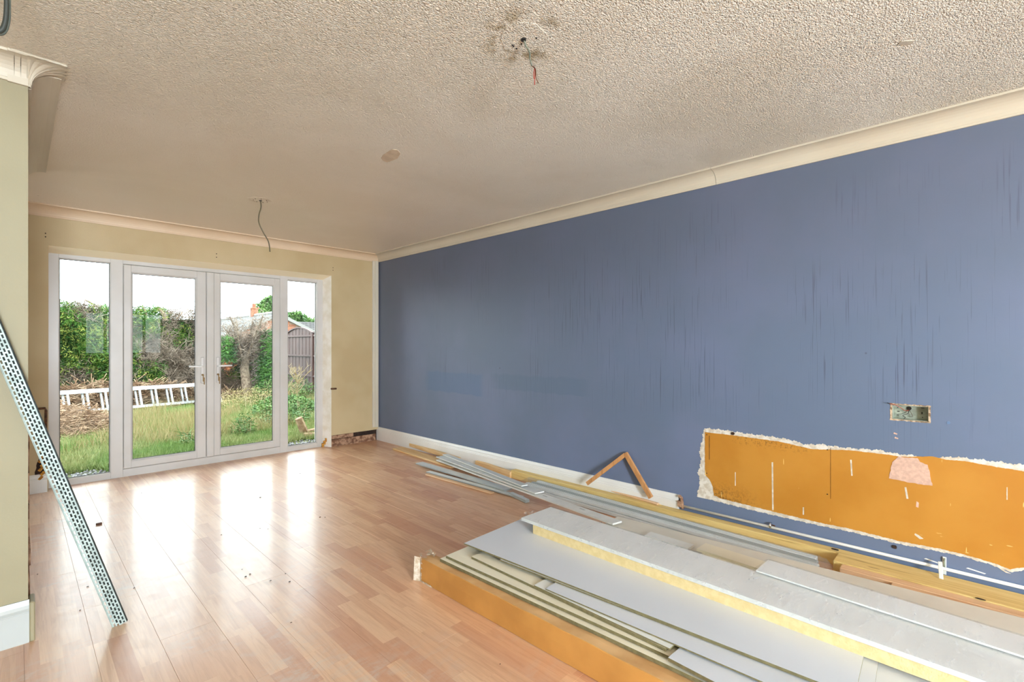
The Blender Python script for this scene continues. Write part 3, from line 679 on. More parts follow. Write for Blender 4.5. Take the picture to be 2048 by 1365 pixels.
# pipe stubs
p = ony(664, 778, YB)
tag(MB().tube([(p.x-.012, YB+.0, p.z), (p.x+.0, YB-.016, p.z), (p.x+.045, YB-.02, p.z)], .010, 8).build('pipe_stub', M['copper'], smooth=True), 'short brown pipe stub sticking out right of the patio doors', 'pipe')
p = ony(68, 819, YB-.01); q = ony(92, 817, YB-.01); r_ = ony(90, 905, YB-.01)
tag(MB().tube([(p.x-.01, YB-.012, p.z), (q.x-.006, YB-.012, q.z), (q.x, YB-.012, q.z-.02), (q.x-.004, YB-.012, r_.z)], .009, 8).build('copper_pipe', M['copper'], smooth=True), 'old copper pipe bent down the wall left of the patio doors', 'pipe')
hole = [ony(*p_, YB) for p_ in ((92, 900), (92, 957), (70, 958), (70, 945), (74, 928), (80, 908))]
MB().prism(jag([(h_.x, h_.z) for h_ in hole], .003, .015, 6), 1, YB-.002, YB+.001).build('broken_plaster_hole', M['darkgap'], bw)
fb = MB()
for i in range(6):
    c = Vector((hole[0].x-.02-.012*(i % 2), YB-.008, hole[0].z-.05-.035*i)); fb.tube([c+Vector((-.01, 0, -.012)), c, c+Vector((.01, 0, .014))], .011, 6)
fb.build('old_foam', M['foamy'], bw)
for q in ((91, 467), (91, 474), (433, 508), (666, 536), (666, 541), (433, 515)):
    v = ony(q[0], q[1], YB); MB().tube([(v.x, YB-.0015, v.z), (v.x, YB, v.z)], .005, 7).build('screw_hole', M['darkgap'], bw)

# ---------------------------------------------------------------- socket back box
sb_ = empty('socket_back_box', (XR+.002, (sy0+sy1)/2, (sz0+sz1)/2)); tag(sb_, 'open metal socket back box sunk in the blue wall with loose wires', 'socket box')
T = Matrix.Translation((-XR-.002, -(sy0+sy1)/2, -(sz0+sz1)/2))
hy, hz = (sy1-sy0)/2-.004, (sz1-sz0)/2-.004
cy, cz = (sy0+sy1)/2, (sz0+sz1)/2
b = MB().box(XR+.040, XR+.044, cy-hy, cy+hy, cz-hz, cz+hz, T=T)
for s_ in (-1, 1): b.box(XR+.004, XR+.044, cy+s_*hy-.0015, cy+s_*hy+.0015, cz-hz, cz+hz, T=T).box(XR+.004, XR+.044, cy-hy, cy+hy, cz+s_*hz-.0015, cz+s_*hz+.0015, T=T)
b.build('back_box', M['box'], sb_)
for (dy, dz, w_, h_) in ((.052, .02, .004, .004), (.05, 0, .010, .004), (.052, -.02, .008, .003), (-.045, 0, .005, .010), (-.047, -.022, .004, .004), (-.048, .026, .012, .003)):
    MB().box(XR+.038, XR+.0405, cy+dy-w_/2, cy+dy+w_/2, cz+dz-h_/2, cz+dz+h_/2, T=T).build('slot', M['black'], sb_)
MB().tube([T @ Vector((XR+.036, cy+.006, cz+.020)), T @ Vector((XR+.040, cy+.006, cz+.020))], .010, 12).build('knockout_hole', M['black'], sb_)
def wire(pts, name, mat, parent, T=T, r=.0016): 
    P = [Vector(p) for p in pts]; out = []
    for i in range(len(P)-1):
        p0, p1, p2, p3 = P[max(i-1, 0)], P[i], P[i+1], P[min(i+2, len(P)-1)]
        for j in range(5):
            t = j/5; out.append(.5*((2*p1)+(p2-p0)*t+(2*p0-5*p1+4*p2-p3)*t*t+(3*p1-p0-3*p2+p3)*t**3))
    out.append(P[-1])
    return MB().tube([T @ v for v in out], r, 6).build(name, mat, parent, smooth=True)
wire([(XR+.038, cy+.006, cz+.012), (XR+.02, cy+.02, cz+.008), (XR+.0, cy+.05, cz+.032), (XR-.012, cy+.082, cz+.043)], 'live_wire', M['red'], sb_)
wire([(XR-.012, cy+.082, cz+.043), (XR-.014, cy+.092, cz+.046)], 'wire_tip', M['black'], sb_, r=.0022)
wire([(XR+.036, cy+.006, cz+.010), (XR+.026, cy+.010, cz-.006), (XR+.02, cy+.03, cz-.018), (XR+.018, cy+.02, cz-.026), (XR+.012, cy+.026, cz-.034)], 'neutral_wire', M['black'], sb_)
wire([(XR+.036, cy+.004, cz+.010), (XR+.03, cy-.004, cz-.006), (XR+.03, cy-.008, cz-.02), (XR+.032, cy+.004, cz-.024)], 'earth_wire', M['copper'], sb_, r=.001)
# broken plaster lip round the box
rim = MB(); n_ = 44
ring_o = jag([(sy0-.006, sz0-.004), (sy1+.006, sz0-.004), (sy1+.006, sz1+.004), (sy0-.006, sz1+.004)], .0018, .006, 11)
for i in range(len(ring_o)):
    a = ring_o[i]; b2 = ring_o[(i+1) % len(ring_o)]
    cl = lambda p: (min(max(p[0], sy0+.002), sy1-.002), min(max(p[1], sz0+.002), sz1-.002))
    a2, b3 = cl(a), cl(b2)
    rim.add([(XR-.0015, a[0], a[1]), (XR-.0015, b2[0], b2[1]), (XR-.0015, b3[0], b3[1]), (XR-.0015, a2[0], a2[1]), (XR+.03, b3[0], b3[1]), (XR+.03, a2[0], a2[1])], [(0, 1, 2, 3), (3, 2, 4, 5)])
rim.build('broken_plaster_rim', pm('peach_plaster_rim', s2l(200, 178, 152), s2l(130, 104, 76), 60, .9, world=True), wr)

# ---------------------------------------------------------------- ceiling wires
def rose(cx, cy, r_):
    rr = MB(); pts = [(cx+math.cos(i*.3927)*r_*random.uniform(.9, 1.1), cy+math.sin(i*.3927)*r_*random.uniform(.9, 1.1)) for i in range(16)]
    return rr.prism(pts, 2, ZC-.0012, ZC+.001).build('filler_disc', M['ceil'], ce)
A = onz(1047, 78, ZC)
def vpt(px, py, y): return ony(px, py, y)
w1 = empty('ceiling_wire', A); tag(w1, 'grey ceiling light cable with bare red cores, near the stained patch', 'cable')
TA = Matrix.Translation(-A); pls = lambda L, y=A.y: [ony(px, py, y) for px, py in L]
wire([A]+pls([(1052, 92), (1059, 104), (1060, 118), (1064, 132)]), 'cable_sheath', M['cable'], w1, TA, .0032)
wire(pls([(1064, 132), (1070, 138), (1070, 150), (1069, 170)]), 'live_core', M['red'], w1, TA, .0017)
wire(pls([(1064, 132), (1069, 136), (1067, 148), (1068, 158)]), 'neutral_core', M['red'], w1, TA, .0015)
wire(pls([(1064, 132), (1071, 138), (1072, 155), (1077, 166)], A.y-.004), 'earth_core', M['copper'], w1, TA, .0015)
rose(A.x, A.y, .09)
MB().tube([(A.x, A.y, ZC-.006), (A.x, A.y, ZC)], .010, 9).build('cable_hole', M['black'], ce)
for q in ((1025, 89), (1027, 92), (1033, 96), (1043, 87), (1073, 75)):
    v = onz(q[0], q[1], ZC); MB().tube([(v.x, v.y, ZC-.003), (v.x, v.y, ZC)], .0035, 6).build('screw_hole', M['black'], ce)
B = onz(521, 401, ZC)
w2_ = empty('ceiling_wire', B); tag(w2_, 'bare dark cable hanging from the ceiling in front of the patio doors', 'cable')
wire([B]+[ony(px, py, B.y) for px, py in ((522, 415), (518, 430), (518, 446), (526, 464), (537, 484), (540, 504))], 'cable_sheath', pm('brown_cable', s2l(92, 82, 58), rough=.5), w2_, Matrix.Translation(-B), .0045)
rose(B.x, B.y, .085)
MB().tube([(B.x, B.y, ZC-.006), (B.x, B.y, ZC)], .010, 9).build('cable_hole', M['black'], ce)
for k in range(7):
    a = k*.9; MB().tube([(B.x+math.cos(a)*.05, B.y+math.sin(a)*.05, ZC-.004), (B.x+math.cos(a)*.05, B.y+math.sin(a)*.05, ZC)], .004, 6).build('screw_hole', M['copper'], ce)
# third: looped cable top left
yc = 1.85
C3 = Vector((ony(10, 0, yc).x, yc, ZC))
w3_ = empty('ceiling_wire', C3); tag(w3_, 'looped black and grey cable hanging at the top left by the pier', 'cable')
T3 = Matrix.Translation(-C3)
wire([C3, *[ony(px, py, yc) for px, py in ((12, -30), (13, 10), (11, 40), (5, 58), (-6, 62), (-20, 50))]], 'cable_sheath', M['cabled'], w3_, T3, .0058)
wire([C3+Vector((.012, .004, 0)), *[ony(px, py, yc+.01) for px, py in ((17, -30), (17, 10), (16, 40), (9, 62), (-4, 67), (-22, 58))]], 'cable_sheath', pm('grey_black_cable', s2l(84, 92, 84), rough=.4), w3_, T3, .0055)
# marks on the ceiling
rr_, ff_ = Vector((CS, -SN)), Vector((SN, CS))
def cpatch(px, py, pts, m):
    v = onz(px, py, ZC); P = [Vector((v.x, v.y))+rr_*a+ff_*b_ for a, b_ in pts]
    MB().prism([(p.x, p.y) for p in P], 2, ZC-.0018, ZC).build('filler_patch', m, ce)
cpatch(782, 312, ((-.066, .07), (-.05, .10), (.03, .04), (.066, -.04), (.06, -.09), (.03, -.10), (-.04, -.02), (-.068, .03)), pm('ceiling_filler', s2l(206, 190, 166), s2l(190, 172, 148), 20, .7, world=True))
cpatch(1812, 85, ((-.022, .013), (.026, .011), (.022, -.013), (-.026, -.010)), pm('grey_filler', s2l(176, 168, 152), rough=.7))

# ================================================================== THE PILE OF BOARDS
def board(name, a, b_, width, z, th, top, side, label, cat, group=None, len_=None, z2=None, chamfer=0, round_=None, extra=0., ends=None):
    """front edge of the top face seen at pixels a (far) -> b (near) lying at height z; width runs towards the right wall"""
    A = onz(*a, z); B = onz(*b_, z if z2 is None else z2)
    d = (B-A); d.z = 0; L = d.length if len_ is None else len_; d.normalize(); ang = math.atan2(d.y, d.x)
    o = MB(); w_ = width
    # local: +x along the board, +y to the left of travel = towards +world x since travel is -y
    if chamfer: o.bbox(0, L, 0, w_, -th, 0, chamfer)
    else: o.box(0, L, 0, w_, -th, 0, 1, top=0)
    ob = o.build(name, [top, side]); ob.location = (A.x, A.y, z)
    tilt = 0 if z2 is None else math.atan2(z2-z, L)
    ob.rotation_euler = (0, -tilt, ang)
    tag(ob, label, cat, group); return ob
SB = 'boards stacked beside the cardboard box'
# two thick insulation slabs carry the pile
for k in range(2):
    o = MB().bbox(1.62, 2.58, -.55, 1.60, .001+k*.06, .059+k*.06, .003).build('insulation_slab', M['pir']); tag(o, 'thick yellow foam slab hidden beneath the white panels', 'insulation slab', 'foam slabs under the board pile')
ms = [M['creamb'], M['mdf']]
bA = board('cream_board', (880, 1118), (1340, 1333), .42, .135, .014, M['creamb'], M['mdf'], 'lowest cream panel, its long edge against the cardboard box', 'panel', SB, 2.35)
bB = board('cream_board', (892, 1112), (1340, 1314), .42, .149, .012, M['creamb'], M['mdf'], 'second cream panel up from the cardboard box, slightly set back', 'panel', SB, 2.32)
bC = board('cream_board', (943, 1114), (1300, 1283), .34, .161, .011, M['creamb'], M['mdf'], 'third cream panel, starting further right with a dark green edge', 'panel', SB, 1.02)
bD = board('white_strip', (1068, 1171), (1316, 1287), .09, .167, .005, M['strip'], M['mdf'], 'short white strip sticking out under the big white panel', 'strip', SB, .62)
bE = board('white_board', (1091, 1178), (1527, 1365), .12, .173, .005, M['white'], M['mdf'], 'narrow white panel with a dark edge, just below the big white panel', 'panel', SB, 1.75)
bF = board('white_board', (1336, 1316), (1420, 1360), .10, .161, .011, M['white'], M['mdf'], 'short bright white offcut at the bottom edge beside the cardboard box', 'panel', SB, .8)
we = onz(1716, 1365, .188)
bR = MB().box(-.19, .19, -.6, .6, -.0045, .0045, 1, top=0).build('white_board', [M['white'], M['mdf']]); bR.location = (1.925, .02, .1685)
tag(bR, 'lowest white board, showing at the bottom edge right of the seams', 'panel', SB)
A1 = onz(928, 1087, .188); B1 = onz(1630, 1364, .188); dW = (B1-A1).normalized()
Lw = abs((we-A1).dot(dW)); Lq = abs((onz(1791, 1365, .181)-A1).dot(dW))
bQ = board('white_board', (1000, 1120), (1630, 1364.5), .50, .1805, .006, M['white'], M['mdf'], 'white panel just beneath the big one, its cut end at the bottom edge', 'panel', SB, Lq-.3)
bW = board('white_board', (928, 1087), (1630, 1362), .585, .188, .007, M['white'], M['mdf'], 'big wide white panel with a pointed far corner, under the yellow foam', 'panel', SB, Lw)
bK = board('insulation_board', (1066, 1049), (1958, 1365), .235, .238, .050, M['pir'], M['pir'], 'long yellow foam board with its pale side showing across the pile', 'insulation board', None, 2.35)
# wrapped marble panels: panel + film
def wrapped(name, a, b_, width, z, th, L, label, group=None):
    root = board(name, a, b_, width, z, th, M['marble'], M['strip'], label, 'panel', group, L)
    # film sheet hugging the panel, slightly wrinkled, rounded front
    nx, ny = 90, 12; vs = []; fs = []
    r = random.Random(len(label))
    for i in range(nx+1):
        for j in range(ny+1):
            x_ = -.012+(L+.024)*i/nx; yy = -.004+(width+.008)*(j-1)/(ny-2)
            zz_ = .0034+.0008*math.sin(x_*23+yy*31+math.sin(x_*7)*2)+r.uniform(0, .0004)
            if j == 0: yy = -.005+r.uniform(-.0015, .001); zz_ = -th*.95
            if j == ny: yy = width+.006; zz_ = -th*.95
            if i in (0, nx): zz_ = min(zz_, -.001+r.uniform(-.004, .002))
            vs.append((x_, yy, zz_))
    for i in range(nx):
        for j in range(ny): k_ = i*(ny+1)+j; fs.append((k_, k_+1, k_+ny+2, k_+ny+1))
    MB().add(vs, fs).build('plastic_film', M['film'], root, smooth=True)
    return root
wL = wrapped('marble_panel', (1043, 1036), (1975, 1365), .245, .254, .016, 2.35, 'pale marble-effect panel in wrinkled plastic on the yellow foam board')
wM = wrapped('marble_panel', (1512, 1141), (2010, 1301), .14, .267, .006, 1.3, 'upper pale panel in plastic film, at the right of the marble one')
# crumpled end of film at the far corner of the marble panel
cf = MB(); r = random.Random(5)
for k in range(26):
    a = Vector((r.uniform(-.045, .02), r.uniform(0, .12), r.uniform(-.012, .006))); b2 = a+Vector((r.uniform(-.02, .02), r.uniform(-.03, .03), r.uniform(0, .014))); c_ = a+Vector((r.uniform(-.02, .02), r.uniform(-.02, .03), 0))
    cf.add([a, b2, c_], [(0, 1, 2)])
cf.build('crumpled_film', M['film'], wL)
bO = board('grey_cream_board', (1215, 1052), (1640, 1190), .66, .1355, .014, M['greyb'], M['mdf'], 'wide grey-cream board under the wrapped panels, nearest the timbers', 'board', None, 2.25)
# slide the wide board so that its far edge runs along the timbers
o1, o2 = onz(1243, 1041, .1355), onz(2048, 1246, .1355)
bO.location = (o1.x-.62, o1.y, .1355); bO.rotation_euler = (0, 0, math.atan2(o2.y-o1.y, o2.x-o1.x)); 
bV = board('white_offcut', (1289, 1071), (1376, 1098), .07, .150, .012, M['strip'], M['strip'], 'small flat white offcut between the marble panel and grey bundle', 'offcut')
bN = empty('rebated_board', onz(1393, 1098, .172)); tag(bN, 'short cream board with a stepped edge lying against the grey bundle', 'board')
n0, n1 = onz(1393, 1098, .172), onz(1511, 1136, .172); an = math.atan2(n1.y-n0.y, n1.x-n0.x); bN.rotation_euler.z = an
Ln = (n1-n0).length+.05
MB().box(0, Ln, 0, .10, -.012, 0).build('upper_board', [M['creamb']], bN); MB().box(.03, Ln, -.016, .09, -.028, -.012).box(.03, Ln, -.026, .08, -.0355, -.028).build('lower_step', M['creamb'], bN)

# ---- cardboard box
ca, cb_ = onz(837, 1113, .122), onz(1300, 1350, .122); cdv = (cb_-ca).normalized(); cang = math.atan2(cdv.y, cdv.x)
cbx = empty('cardboard_box', (ca.x, ca.y, 0), cang); tag(cbx, 'long flat brown cardboard box with a torn far end on the laminate', 'box')
Lc, Wc, Hc = 1.9, .075, .120
m = MB(); seg = 38
prev = None; vs = []; fs = []
for i in range(seg+1):
    x_ = .02+(Lc-.02)*i/seg; bow = .004*math.sin(i*.7)
    z_ = Hc-.004*math.exp(-x_*6)+.0012*math.sin(i*1.3)
    vs += [(x_, 0+bow*.3, .002), (x_, -.002+bow*.6, z_*.55), (x_, 0+bow*.2, z_-.002), (x_, .003, z_), (x_, Wc*.55, z_+.0015*math.sin(i)), (x_, Wc, z_-.002), (x_, Wc, .002)]
for i in range(seg):
    for j in range(6): k_ = i*7+j; fs.append((k_, k_+1, k_+8, k_+7))
m.add(vs, fs, 0)
m.mi = [1 if (idx % 6) in (3, 4) else 0 for idx in range(len(fs))]
m.add([(Lc, 0, .002), (Lc, Wc, .002), (Lc, Wc, Hc), (Lc, 0, Hc)], [(0, 1, 2, 3)], 0)
m.add([(.02, 0, .002), (.02, Wc, .002), (Lc, Wc, .002), (Lc, 0, .002)], [(0, 1, 2, 3)], 0)
m.build('carton', [M['card'], M['cardp']], cbx)
r = random.Random(3)
# torn flap folded outward at the far end (front side) with a ragged paper edge
pts = [(-.012, -.018, .002), (.02, -.001, .001), (.022, -.001, Hc), (-.006, -.016, Hc+.006)]
MB().add(pts+[(p[0]-.003, p[1]-.003, p[2]) for p in pts], [(0, 1, 2, 3), (7, 6, 5, 4), (0, 3, 7, 4)]).build('end_flap', M['cardw'], cbx)
rg = MB()
for k in range(14):
    z_ = .004+k*.0088; d_ = r.uniform(.006, .022)
    rg.add([(.018, -.0035, z_), (.018+d_, -.0038, z_+.002), (.018+d_*.7, -.0038, z_+.009), (.018, -.0035, z_+.010)], [(0, 1, 2, 3)])
for k in range(16):
    x_ = .02+k*.006; rg.add([(x_, -.0030, .0), (x_+.008, -.0030, 0), (x_+.006, -.0035, r.uniform(.004, .012)), (x_, -.0035, r.uniform(.004, .012))], [(0, 1, 2, 3)])
rg.build('torn_paper', M['cardw'], cbx)
fp = MB()
for k in range(12):
    a = Vector((r.uniform(-.02, .05), r.uniform(.0, .07), Hc+r.uniform(-.006, .008))); fp.add([a, a+Vector((r.uniform(.01, .04), r.uniform(-.01, .02), r.uniform(-.004, .008))), a+Vector((r.uniform(-.01, .02), r.uniform(.01, .03), r.uniform(-.004, .008)))], [(0, 1, 2)])
fp.build('torn_top_flap', M['cardw'], cbx)

# ---- timbers along the right wall
def timber(name, a, b_, width, z, th, mat, label, L=None, group=None, w2=None):
    """a,b pixels of the front top edge"""
    A = onz(*a, z); B = onz(*b_, z); d = B-A; L = L or d.length; ang = math.atan2(d.y, d.x)
    o = MB().bbox(-L/2, L/2, -width/2, width/2, -th, 0, .004)
    # swap axes so that the grain runs along local y
    o.v = [(v[1], v[0], v[2]) for v in o.v]
    ob = o.build(name, mat); d.normalize(); perp = Vector((-d.y, d.x, 0))
    c = A+d*(L/2)+perp*(width/2); ob.location = (c.x, c.y, z); ob.rotation_euler.z = ang-math.pi/2
    tag(ob, label, 'timber', group); return ob
GT = 'treated timbers along the blue wall'
# straight, lying parallel to the wall: given as world boxes
def tbox(name, x0, x1, y0, y1, z0, z1, mat, label, cat='timber', group=None, rz=0.):
    o = MB().bbox(-(x1-x0)/2, (x1-x0)/2, -(y1-y0)/2, (y1-y0)/2, -(z1-z0)/2, (z1-z0)/2, .003)
    ob = o.build(name, mat); ob.location = ((x0+x1)/2, (y0+y1)/2, (z0+z1)/2); ob.rotation_euler.z = rz; tag(ob, label, cat, group); return ob
tbox('treated_timber', 3.108, 3.176, -1.0, 3.05, 0.001, .073, M['treated'], 'long yellow treated timber nearest the blue wall', group=GT)
tbox('treated_timber', 2.974, 3.106, -1.0, .56, 0.001, .076, M['treated'], 'wide yellow treated timber with a dark knot, second from the blue wall', group=GT)
tbox('pine_batten', 2.912, 2.971, -1.0, .52, 0.001, .072, M['planed'], 'pinkish planed batten against the wide yellow timber', group='planed battens beside the treated timbers')
tbox('pine_batten', 2.84, 2.909, -1.0, .31, 0.001, .072, M['planed'], 'pinkish planed batten next to the grey-cream board', group='planed battens beside the treated timbers')
for q, r_ in (((1961, 1199), .012), ((1670, 1099), .012)):
    v = onz(q[0], q[1], .0765); MB().prism([(v.x+math.cos(a)*r_*.7, v.y+math.sin(a)*r_*1.5) for a in [i*.63 for i in range(10)]], 2, .0735 if q[0] < 1800 else .0765, .0772).build('knot', M['darkgap'], bpy.data.objects['treated_timber.001' if q[0] > 1800 else 'treated_timber']).matrix_parent_inverse = Matrix.Translation((-bpy.data.objects['treated_timber.001' if q[0] > 1800 else 'treated_timber'].location))
# far end timbers
timber('pine_board', (785, 897), (905, 935), .13, .022, .02, M['pine'], 'pale pine board furthest along the skirting, lying flat', 1.15)
timber('pine_batten', (818, 887), (917, 918), .05, .062, .038, M['pine'], 'pale batten on the far pine board, its brown end showing', .98)
timber('pine_batten', (880, 915), (954, 935), .05, .062, .04, M['pine'], 'short pine batten with a square end in the middle of the skirting', .6)
timber('pine_batten', (950, 922), (1008, 941), .045, .06, .058, M['pine'], 'knotty pine batten just left of the plastic-wrapped bundle', .55)
timber('pine_offcut', (1193, 973), (1262, 993), .03, .086, .012, M['planed'], 'thin orange pine offcut lying under the leaning wooden triangle', .55)
timber('wood_strip', (850, 949), (929, 972), .045, .013, .012, M['planed'], 'brown wood strip on the laminate in front of the grey strips', .85)
# ---- grey bundle in clear plastic
ga, gb = onz(1058, 958, .06), onz(1655, 1122, .06)
gd = (gb-ga).normalized(); gang = math.atan2(gd.y, gd.x); gL = (gb-ga).length
gbn = empty('wrapped_profile_bundle', (ga.x, ga.y, 0), gang); tag(gbn, 'long bundle of grey plastic profiles wrapped in clear film', 'bundle')
def prof_u(x0, x1, y0, z0, w_, h_, t=.004):
    return MB().bbox(x0, x1, y0, y0+w_, z0, z0+t, .001).bbox(x0, x1, y0, y0+t, z0+t, z0+h_, .001).bbox(x0, x1, y0+w_-t, y0+w_, z0+t, z0+h_, .001)
yoff = -.118
for i, (yy, zz_, w_, h_) in enumerate(((0, .002, .05, .028), (.052, .002, .05, .028), (.104, .002, .045, .028), (.004, .032, .045, .026), (.051, .032, .045, .026), (.098, .032, .045, .03))):
    mm = MB().bbox(i*.02, gL-.02-(i % 3)*.015, yoff+yy, yoff+yy+w_, zz_, zz_+h_, .004)
    mm.bbox(i*.02+.001, gL-.021-(i % 3)*.015, yoff+yy+w_*.35, yoff+yy+w_*.5, zz_+h_-.001, zz_+h_+.004, .001)
    mm.build('profile', M['grey'] if i != 4 else M['greyd'], gbn)
fv, ff = [], []; nsec = 110; ring_n = 14; r = random.Random(9)
for i in range(nsec+1):
    t = i/nsec; x_ = -.02+(gL+.05)*t
    sc_ = 1.0 if .015 < t < .975 else (.62+.38*(t/.015) if t <= .015 else max(.25, 1-(t-.975)/.025*.75))
    for j in range(ring_n):
        a = 2*math.pi*j/ring_n; ca_, sa_ = math.cos(a), math.sin(a)
        hw, hh = .080, .037
        px_ = hw*abs(ca_)**.45*(1 if ca_ > 0 else -1); pz_ = hh*abs(sa_)**.45*(1 if sa_ > 0 else -1)
        jit = r.uniform(-.0012, .0012)+(r.uniform(-.012, .012) if t > .965 or t < .012 else 0)
        fv.append((x_, yoff+.074+(px_+jit)*sc_, max(.0008, .036+(pz_+jit)*sc_)))
for i in range(nsec):
    for j in range(ring_n): k_ = i*ring_n+j; k2 = i*ring_n+(j+1) % ring_n; ff.append((k_, k2, k2+ring_n, k_+ring_n))
MB().add(fv, ff).build('plastic_film', M['film2'], gbn, smooth=True)

# ---- white and grey strips in front of the bundle
GS = 'plastic trims heaped by the skirting'
s1 = board('white_trim', (872, 920), (1226, 1048), .075, .046, .010, M['strip'], M['strip'], 'long white trim with printed marks, running out beside the marble panel', 'trim', GS, z2=.156)
s2 = board('grey_trim', (872, 914), (1070, 987), .085, .080, .008, M['grey'], M['strip'], 'flat grey trim with a square end on top of the heap', 'trim', GS, z2=.135)
s3 = board('grey_trim', (885, 909), (1043, 972), .055, .090, .008, M['grey'], M['strip'], 'shorter grey trim lying furthest back on the heap', 'trim', GS, z2=.145)
s5 = board('grey_trim', (831, 927), (1010, 981), .085, .031, .009, M['grey'], M['greyd'], 'grey trim poking out furthest left from under the heap', 'trim', GS)
s7 = board('white_trim', (852, 944), (1040, 996), .05, .018, .009, M['strip'], M['greyd'], 'thin white trim nearest the bare laminate', 'trim', GS)
s4 = board('white_trim', (1018, 986), (1051, 1001), .036, .026, .022, M['strip'], M['greyd'], 'short white box-section offcut on the laminate', 'trim', GS)
for t in ((.52, .03), (.70, .035), (.86, .03)):
    Lx = (onz(1226, 1048, .156)-onz(872, 920, .046)).length
    pr_ = MB()
    for k in range(2): pr_.box(Lx*t[0], Lx*t[0]+.05, .040+k*.008, .043+k*.008, 0, .0004)
    pr_.build('printed_mark', M['ink'], s1)

# ---- wooden triangle leaning on the wall
ap = onx(1251, 908, XR-.022); f1 = onx(1174, 968, XR-.095); f2 = onx(1302, 996, XR-.06)
tri = empty('wooden_triangle', f1); tag(tri, 'small open wooden A-frame leaning against the blue wall above the skirting', 'wooden frame')
def leg(p, q, w_, t, name, par, mat, org):
    d = (q-p); L = d.length; d.normalize(); n_ = Vector((-1, 0, 0)); n_ = (n_-d*n_.dot(d)).normalized(); s_ = d.cross(n_)
    T = Matrix((s_.to_4d(), n_.to_4d(), d.to_4d(), (0, 0, 0, 1))).transposed(); T[3][0] = T[3][1] = T[3][2] = 0; T[0][3], T[1][3], T[2][3] = p-org
    for i in range(3): T[3][i] = 0
    T[3][3] = 1
    return MB().bbox(-w_/2, w_/2, -t/2, t/2, 0, L, .0015, T=T).build(name, mat, par)
leg(f1, ap+Vector((0, 0, -.006)), .028, .018, 'rail', tri, M['brownw'], f1)
leg(f2, ap+Vector((0, .0, .004)), .034, .020, 'rail', tri, M['brownw'], f1)
# ---- white pipe along the wall + clips + brackets
pz = .098
tag(MB().tube([(XR-.010, 1.47, .096), (XR-.010, .5, .097), (XR-.010, -1.2, .10)], .0085, 10).build('heating_pipe', M['skirt'], smooth=True), 'thin white pipe running along the foot of the blue wall', 'pipe')
p_ = onx(1541, 1052, XR-.014); cl = empty('pipe_clip', p_); tag(cl, 'small chrome pipe clip on the white pipe below the orange patch', 'clip')
MB().tube([(-.008, 0, -.008), (-.012, 0, .004), (-.004, 0, .012), (.012, .0, .012)], .006, 8).build('clip_body', M['chrome'], cl, smooth=True); MB().tube([(0, -.004, .006), (.0, -.026, .004)], .0035, 7).build('clip_screw', M['copper'], cl)
a_ = onx(1880, 1124, XR-.03); b2 = onx(1884, 1182, XR-.14)
st = empty('white_upright_strip', (b2.x, b2.y, b2.z)); tag(st, 'short white plastic strip standing on the timbers by the wall', 'strip')
leg(Vector(b2), Vector(a_), .016, .004, 'strip_body', st, M['strip'], Vector(b2))
v = onx(1889, 1128, XR); br = empty('wall_bracket', (XR, v.y, v.z)); tag(br, 'thin white metal bracket fixed to the blue wall by the pipe', 'bracket')
MB().bbox(-.006, -.001, -.007, .007, -.052, .034, .001).build('bracket_plate', M['strip'], br); MB().tube([(-.008, 0, .018), (-.005, 0, .018)], .004, 8).build('bracket_screw', M['black'], br); MB().bbox(-.012, -.005, -.004, .002, -.02, .03, .001).build('bracket_rib', M['box'], br)

# ---- angle bead leaning on the pier
P0 = Vector((.312, 2.648, 0.0)); P1 = Vector((-.262, 2.722, 1.95))
dd = (P1-P0); LB = dd.length; dd.normalize()
view = Vector((-P0.x, -P0.y, 1.0)).normalized()
nrm = (view-dd*view.dot(dd)).normalized(); sd = dd.cross(nrm).normalized()
if sd.x < 0: sd = -sd
bead = empty('angle_bead', P0); tag(bead, 'long perforated metal plaster angle bead leaning against the pale pier', 'angle bead')
def wing(o_, u, n_, w_, rows, name, mat):
    b = MB(); t = .0006; pitch = .021
    def bx_(u0, u1, l0, l1):
        vs = []
        for l in (l0, l1):
            for uu, nn in ((u0, -t), (u1, -t), (u1, t), (u0, t)): vs.append(o_+u*uu+n_*nn+dd*l)
        b.add(vs, [(0, 1, 2, 3), (7, 6, 5, 4), (0, 4, 5, 1), (1, 5, 6, 2), (2, 6, 7, 3), (3, 7, 4, 0)])
    rib = .0046; cell = (w_-rib*(rows+1))/rows; n_seg = int(LB/pitch)
    for k in range(rows+1): bx_(k*(rib+cell), k*(rib+cell)+rib, 0, LB)
    for k in range(rows):
        for i in range(n_seg):
            l0 = i*pitch+(k % 2)*pitch/2; bx_(k*(rib+cell)+rib, (k+1)*(rib+cell), l0, min(l0+pitch*.32, LB))
    return b.build(name, mat, bead)
wing(-sd*.028, sd, nrm, .046, 4, 'wing', M['zinc'])
wing(sd*.018, (-nrm*.8+sd*.45).normalized(), sd, .010, 1, 'serrated_edge', M['zincd'])
rw_ = MB(); ru = (-sd*.86-nrm*.5).normalized(); rn = ru.cross(dd); o0 = sd*.019-nrm*.001
vs_ = [o0+ru*a+rn*b_+dd*l for l in (0, LB) for (a, b_) in ((0, 0), (.044, 0), (.044, .0008), (0, .0008))]
rw_.add(vs_, [(0, 1, 2, 3), (7, 6, 5, 4), (0, 4, 5, 1), (1, 5, 6, 2), (2, 6, 7, 3), (3, 7, 4, 0)]).build('rear_wing', M['zincd'], bead)
MB().tube([-sd*.028+nrm*.001, -sd*.028+nrm*.001+dd*LB], .0022, 8).build('nose', M['zinc'], bead)

